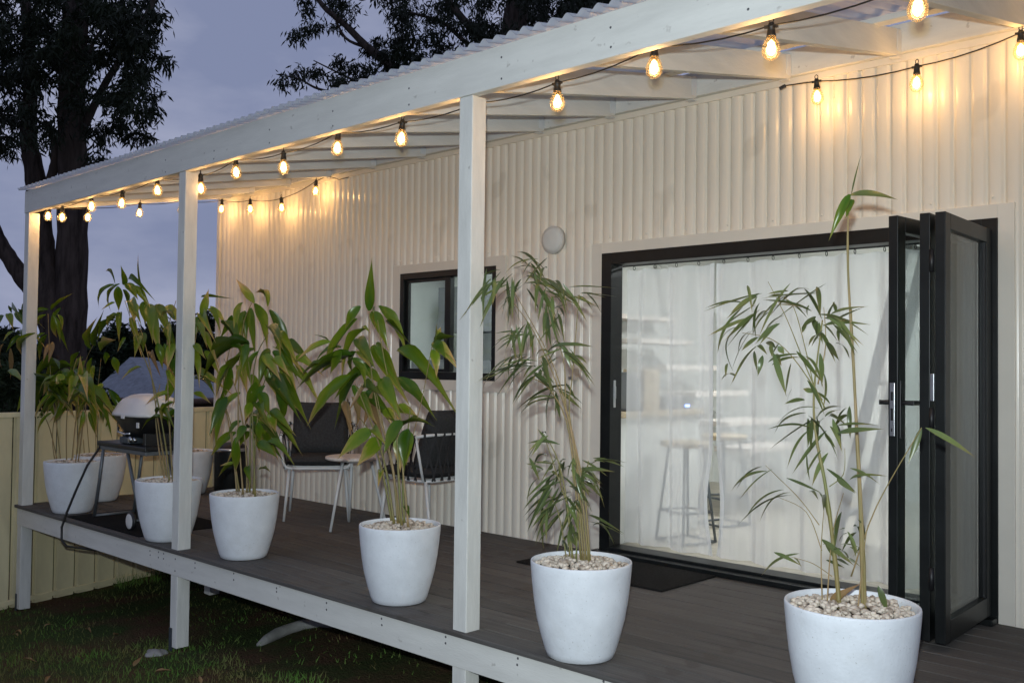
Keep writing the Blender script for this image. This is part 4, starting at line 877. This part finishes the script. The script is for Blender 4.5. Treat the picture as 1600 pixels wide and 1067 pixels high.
# loft ladder at the right
ld_ = thing('loft_ladder', (6.3, D+1.3, 0), 'steep dark grey loft ladder behind the right curtain', 'ladder')
a0, a1 = at(1340, 700, Y=D+1.3), at(1415, 380, Y=D+1.3); dd = (a1-a0).normalized(); a0 = a0 - dd*(a0.z/dd.z)*1.0; a1 = a1+dd*.5
for oy in (0, .36): MB().slab(a0+Vector((0, oy, 0)), a1+Vector((0, oy, 0)), .03, .075, up=(1, 0, 0)).build('stringer', M['igrey'], ld_, bev=.004)
for k in range(8):
    c_ = a0.lerp(a1, (k+.8)/8.5); MB().box(c_.x-.04, c_.x+.04, c_.y+.017, c_.y+.343, c_.z-.015, c_.z+.015).build('tread', M['igrey'], ld_, bev=.003)
# kitchenette seen through the window
MB().box(.2, 2.0, D+2.55, D+2.95, 1.62, 2.15).build('wall_cabinet', M['igrey'], None, bev=.004, label='grey overhead cabinet seen through the window', cat='cabinet')
MB().box(-.1, 2.4, D+2.4, D+3.0, .0, 1.30).build('tall_bench', M['igrey'], None, bev=.004, label='dark grey bench unit seen low in the window', cat='bench')
MB().box(-.1, 2.8, D+3.0, D+3.06, 0, CZ-.01).build('room_divider', M['iwall'], None, label='white dividing wall seen through the window', cat='wall')

# ------------------------------------------------------------------ lawn litter
p = at(243, 1030, Z=-.70)
st = MB(); ic = [(Vector(v), f) for v, f in ((0, 0),)] if False else None
def rock(name, c, a, b, h, label, cat, matl, seed=1):
    rn = random.Random(seed); bm = bmesh.new(); bmesh.ops.create_icosphere(bm, subdivisions=3, radius=1)
    for v in bm.verts:
        n_ = 1+.16*math.sin(v.co.x*4+seed)+.12*math.sin(v.co.y*6+seed*2)+rn.uniform(-.04, .04); v.co = Vector((v.co.x*a*n_, v.co.y*b*n_, v.co.z*h*n_))
    me = bpy.data.meshes.new(name); bm.to_mesh(me); bm.free(); me.materials.append(matl); me.polygons.foreach_set('use_smooth', [True]*len(me.polygons))
    o = lnk(bpy.data.objects.new(name, me)); place(o, c, None); return tag(o, label, cat)
rock('stone', (p.x, p.y, ground_z(p.x, p.y)+.01), .10, .06, .025, 'flat pale stone on the lawn beside the middle post foot', 'stone', M['stone'])
# pale curved piece lying on the lawn under the deck edge
def on_ground(u, v, h):
    zz = -.62
    for _ in range(5): q = at(u, v, Z=zz); zz = ground_z(q.x, q.y)+h
    return q
lg = [on_ground(u, v, h) for u, v, h in ((404, 1008, .0), (416, 999, .012), (432, 990, .02), (452, 982, .022), (474, 976, .022), (500, 973, .02), (530, 975, .015))]
MB().tube(lg, [.018, .032, .038, .036, .040, .036, .028], 14).build('log', M['stone'], None, label='pale curved log lying on the lawn under the deck edge', cat='log', fixn=False)
rn = random.Random(21); lf = None
for k in range(26):
    x, y = rn.uniform(.3, 5.2), rn.uniform(-1.3, .0)
    m_ = (Vector((x, y, ground_z(x, y)+.022)))
    if lf is None:
        me = BL['dry'][3]; 
    o = lnk(bpy.data.objects.new('fallen_leaf', BL['dry'][rn.randrange(8)])); place(o, m_, None); o.scale = (rn.uniform(.07, .14), rn.uniform(.02, .035), .10); o.rotation_euler = (rn.uniform(-.3, .3), rn.uniform(-.25, .25), rn.uniform(0, 6.28))
    tag(o, 'dry brown fallen leaf on the dark lawn below the deck', 'leaf', 'fallen leaves on the lawn')

# ------------------------------------------------------------------ background: gum trees, bushes, neighbour's roof
def limb(par, pxs, dep, rad, name='branch'):
    pts = [at(u, v, d=dep+(k*.0)) for k, (u, v) in enumerate(pxs)]; out = []; rr = []
    n = len(pts)
    for i in range(n-1):
        p0, p1, p2, p3_ = pts[max(0, i-1)], pts[i], pts[i+1], pts[min(n-1, i+2)]
        for k in range(5):
            t_ = k/5; out.append(.5*((2*p1)+(p2-p0)*t_+(2*p0-5*p1+4*p2-p3_)*t_*t_+(3*p1-p0-3*p2+p3_)*t_**3)); q = (i+t_)/(n-1); rr.append((rad[0]+(rad[1]-rad[0])*q)*(1+.05*math.sin(len(out)*2.3)))
    out.append(pts[-1]); rr.append(rad[1])
    return MB().tube(out, rr, 12).build(name, M['bark'], par, fixn=False)
def crown(par, blobs, dep, lsize, seed, matl='tleaf', droop=.8, perspray=7, name='crown', dens=.40, clump=170.):
    rn = random.Random(seed); m_ = MB()
    subs = []
    for (u, v, ru, rv, n) in blobs:         # every lobe breaks up into small leaf clumps with air between them
        nc = max(2, int(ru*rv/clump))
        for k in range(nc):
            a = rn.uniform(0, 6.28); q = math.sqrt(rn.random()); subs.append((u+ru*q*math.cos(a), v+rv*q*math.sin(a), rn.uniform(.7, 1.3)*clump**.5*.62, rn.uniform(.7, 1.3)*clump**.5*.5, max(2, int(n*dens/nc))))
    for (u, v, ru, rv, n) in subs:
        c0 = at(u, v, d=dep+rn.uniform(-1, 1)*1.2*dep/15); sx = ru/FPX*dep; sy = rv/FPX*dep; sz = max(sx, sy)*.9
        for k in range(n):
            while True:
                a, b, c_ = rn.uniform(-1, 1), rn.uniform(-1, 1), rn.uniform(-1, 1)
                if a*a+b*b+c_*c_ < 1: break
            p = c0 + _R2*(a*sx) + _U2*(b*sy) + _F*(c_*sz)
            for j in range(perspray):
                q = p + Vector((rn.gauss(0, .07), rn.gauss(0, .07), rn.gauss(0, .06)))*(lsize/.14)
                d = Vector((rn.gauss(0, .6), rn.gauss(0, .6), -droop+rn.gauss(0, .45))).normalized(); L = lsize*rn.uniform(.6, 1.25)
                s2 = d.cross(Vector((rn.gauss(0, 1), rn.gauss(0, 1), rn.gauss(0, 1))))
                if s2.length < 1e-3: continue
                s2 = s2.normalized()*L*.11; m = q+d*L*.45
                m_.add([q, m+s2, q+d*L, m-s2], [(0, 1, 2, 3)])
    return m_.build(name, M[matl], par, fixn=False, kind='stuff')
TD = 15.0; pxm = TD/FPX
t1 = thing('gum_tree', tuple(at(108, 640, d=TD)), 'tall dark gum tree with forked trunk beyond the fence', 'tree')
limb(t1, ((108,680),(108,560),(112,420),(114,280),(112,150),(118,20),(122,-120)), TD, (27*pxm, 17*pxm), 'trunk')
limb(t1, ((96,560),(84,500),(74,440),(66,390),(60,330),(54,270),(44,210),(48,120),(40,0)), TD, (26*pxm, 8*pxm))
limb(t1, ((90,530),(66,470),(40,440),(16,405),(-4,370),(-20,320),(-40,200),(-48,90)), TD, (17*pxm, 6*pxm))
limb(t1, ((70,330),(80,280),(86,250),(84,220),(70,190)), TD, (9*pxm, 4*pxm))
limb(t1, ((118,230),(140,180),(165,130),(190,90),(236,10),(250,-40)), TD, (7*pxm, 3*pxm))
limb(t1, ((116,180),(130,110),(150,60),(180,30)), TD, (5*pxm, 2*pxm)); limb(t1, ((120,200),(150,160),(180,165),(215,180)), TD, (4*pxm, 1.5*pxm)); limb(t1, ((48,240),(30,225),(10,215),(-20,220)), TD, (4*pxm, 2*pxm))
crown(t1, [(40,40,75,70,900), (150,30,85,60,900), (200,50,50,55,420), (20,130,50,60,420), (90,120,60,50,340), (185,120,55,45,420), (215,150,38,35,220), (150,180,45,40,180), (195,200,40,24,190), (240,182,20,9,60), (150,230,28,24,110), (60,190,45,35,170), (20,190,35,45,240), (85,230,28,20,90), (10,235,22,12,70), (230,85,28,30,170), (250,45,14,22,70), (145,255,16,12,50), (120,60,120,60,700), (60,90,90,50,480), (30,0,90,60,600), (180,-10,60,40,400), (-70,90,60,70,900), (-50,20,60,60,700), (-100,170,40,40,350)], TD, .15, 1)
T2 = 19.0; pxm = T2/FPX
t2 = thing('gum_tree', tuple(at(760, 560, d=T2)), 'spreading dark gum tree behind the house roof', 'tree')
limb(t2, ((800,640),(800,400),(795,200),(800,60),(830,-80)), T2, (30*pxm, 16*pxm), 'trunk')
limb(t2, ((795,230),(700,170),(620,110),(575,75),(540,40),(505,10),(480,-30)), T2, (9*pxm, 3*pxm)); limb(t2, ((800,120),(740,50),(700,0),(680,-50)), T2, (8*pxm, 4*pxm)); limb(t2, ((575,75),(540,60),(520,20)), T2, (3*pxm, 1.2*pxm)); limb(t2, ((560,130),(520,110),(490,95)), T2, (2*pxm, .8*pxm))
limb(t2, ((760,90),(720,60),(690,35),(640,20)), T2, (4*pxm, 2*pxm)); limb(t2, ((620,150),(560,150),(500,140),(470,125),(450,120)), T2, (3*pxm, 1*pxm))
crown(t2, [(500,10,38,22,170), (480,45,24,16,90), (525,40,26,24,100), (545,15,18,20,40), (470,125,30,22,90), (455,130,16,16,40), (540,110,34,36,260), (515,130,28,30,200), (610,80,34,44,420), (640,50,30,50,240), (590,100,24,22,170), (660,20,50,34,360), (720,40,60,45,420), (690,70,40,28,200), (650,95,24,14,90), (780,30,60,60,520), (860,20,80,60,800), (930,0,70,50,600), (760,80,50,30,260), (820,80,60,30,300), (700,-20,120,40,500), (620,0,30,25,120)], T2, .15, 2, dens=.42, clump=150.)
t3 = thing('gum_tree', tuple(at(1010, 560, d=24)), 'dense dark tree high behind the right part of the verandah roof', 'tree')
limb(t3, ((960,640),(960,300),(950,100),(940,-60)), 24, (.35, .2), 'trunk')
crown(t3, [(900,30,110,70,1500), (1000,-20,110,60,900), (830,50,50,50,420)], 24, .22, 3)
def bush(name, blobs, dep, label, seed, ls=.13, base=(0, 0)):
    r = thing(name, tuple(at(base[0], base[1], d=dep)), label, 'bush', 'dark bushes beyond the fence'); crown(r, blobs, dep, ls, seed, 'bleaf', .1, 8, 'foliage', dens=.9, clump=120.)
    b0 = at(base[0], base[1]+60, d=dep); b1 = at(base[0], base[1]-20, d=dep); MB().tube([b0, b1], [.09, .04], 8).build('stem', M['bark'], r, fixn=False)
bush('bush', [(10,580,34,55,1400), (0,620,40,40,800), (30,600,20,40,400)], 13, 'dark leafy bush at the far left behind the fence', 5, base=(10, 640))
bush('bush', [(175,560,30,26,600), (205,540,36,24,800), (250,535,40,22,800), (150,590,24,40,500)], 52, 'dark bush above the neighbour roof, left of the middle post', 6, .5, base=(200, 600))
bush('bush', [(300,545,34,36,900), (325,570,22,40,600), (335,530,20,30,300)], 52, 'dark bush in the gap between middle post and cabin', 7, .5, base=(315, 620))
bush('bush', [(105,600,40,36,1200), (70,620,30,36,700), (140,625,24,20,400)], 22, 'dark bush around the foot of the gum trunk', 8, .22, base=(105, 650))
ft = crown(None, [(u, 566+8*math.sin(u*.05), 60, 26, 700) for u in range(-1100, 360, 70)], 95, 1.1, 9, 'bleaf', .1, 6, 'distant_trees', dens=.5, clump=90.)
tag(ft, 'low dark line of distant trees on the horizon beyond the fence', 'trees')
nd = 36.0
nh = thing('neighbour_house', tuple(at(235, 680, d=nd)), 'neighbouring house with blue grey hipped roof beyond the fence', 'house')
def nb(u, v, dd=0): return at(u, v, d=nd+dd)
e0, e1, e2, e3 = nb(132, 630, -1), nb(262, 630, -4), nb(400, 632, 1), nb(300, 632, 8); rA, rB = nb(203, 558, 1.2), nb(232, 558, 2.5)
for e in (e0, e1, e2, e3): e.z = e1.z
rB.z = rA.z
MB().add([e0, e1, e2, e3, rA, rB], [(0, 1, 4), (1, 2, 5, 4), (2, 3, 5), (3, 0, 4, 5)]).build('roof', M['rooft'], nh)
MB().tube([e0, e1, e2], .12, 6).build('gutter', M['nwall'], nh, fixn=False)
w_ = [e0.lerp(e2, .06), e1.lerp((e0+e2+e3)/3, .08), e2.lerp(e0, .06), e3.lerp(e1, .08)]
MB().add([(q.x, q.y, z) for z in (-1.2, e1.z-.05) for q in w_], [(0, 1, 5, 4), (1, 2, 6, 5), (2, 3, 7, 6), (3, 0, 4, 7)]).build('wall', M['nwall'], nh)
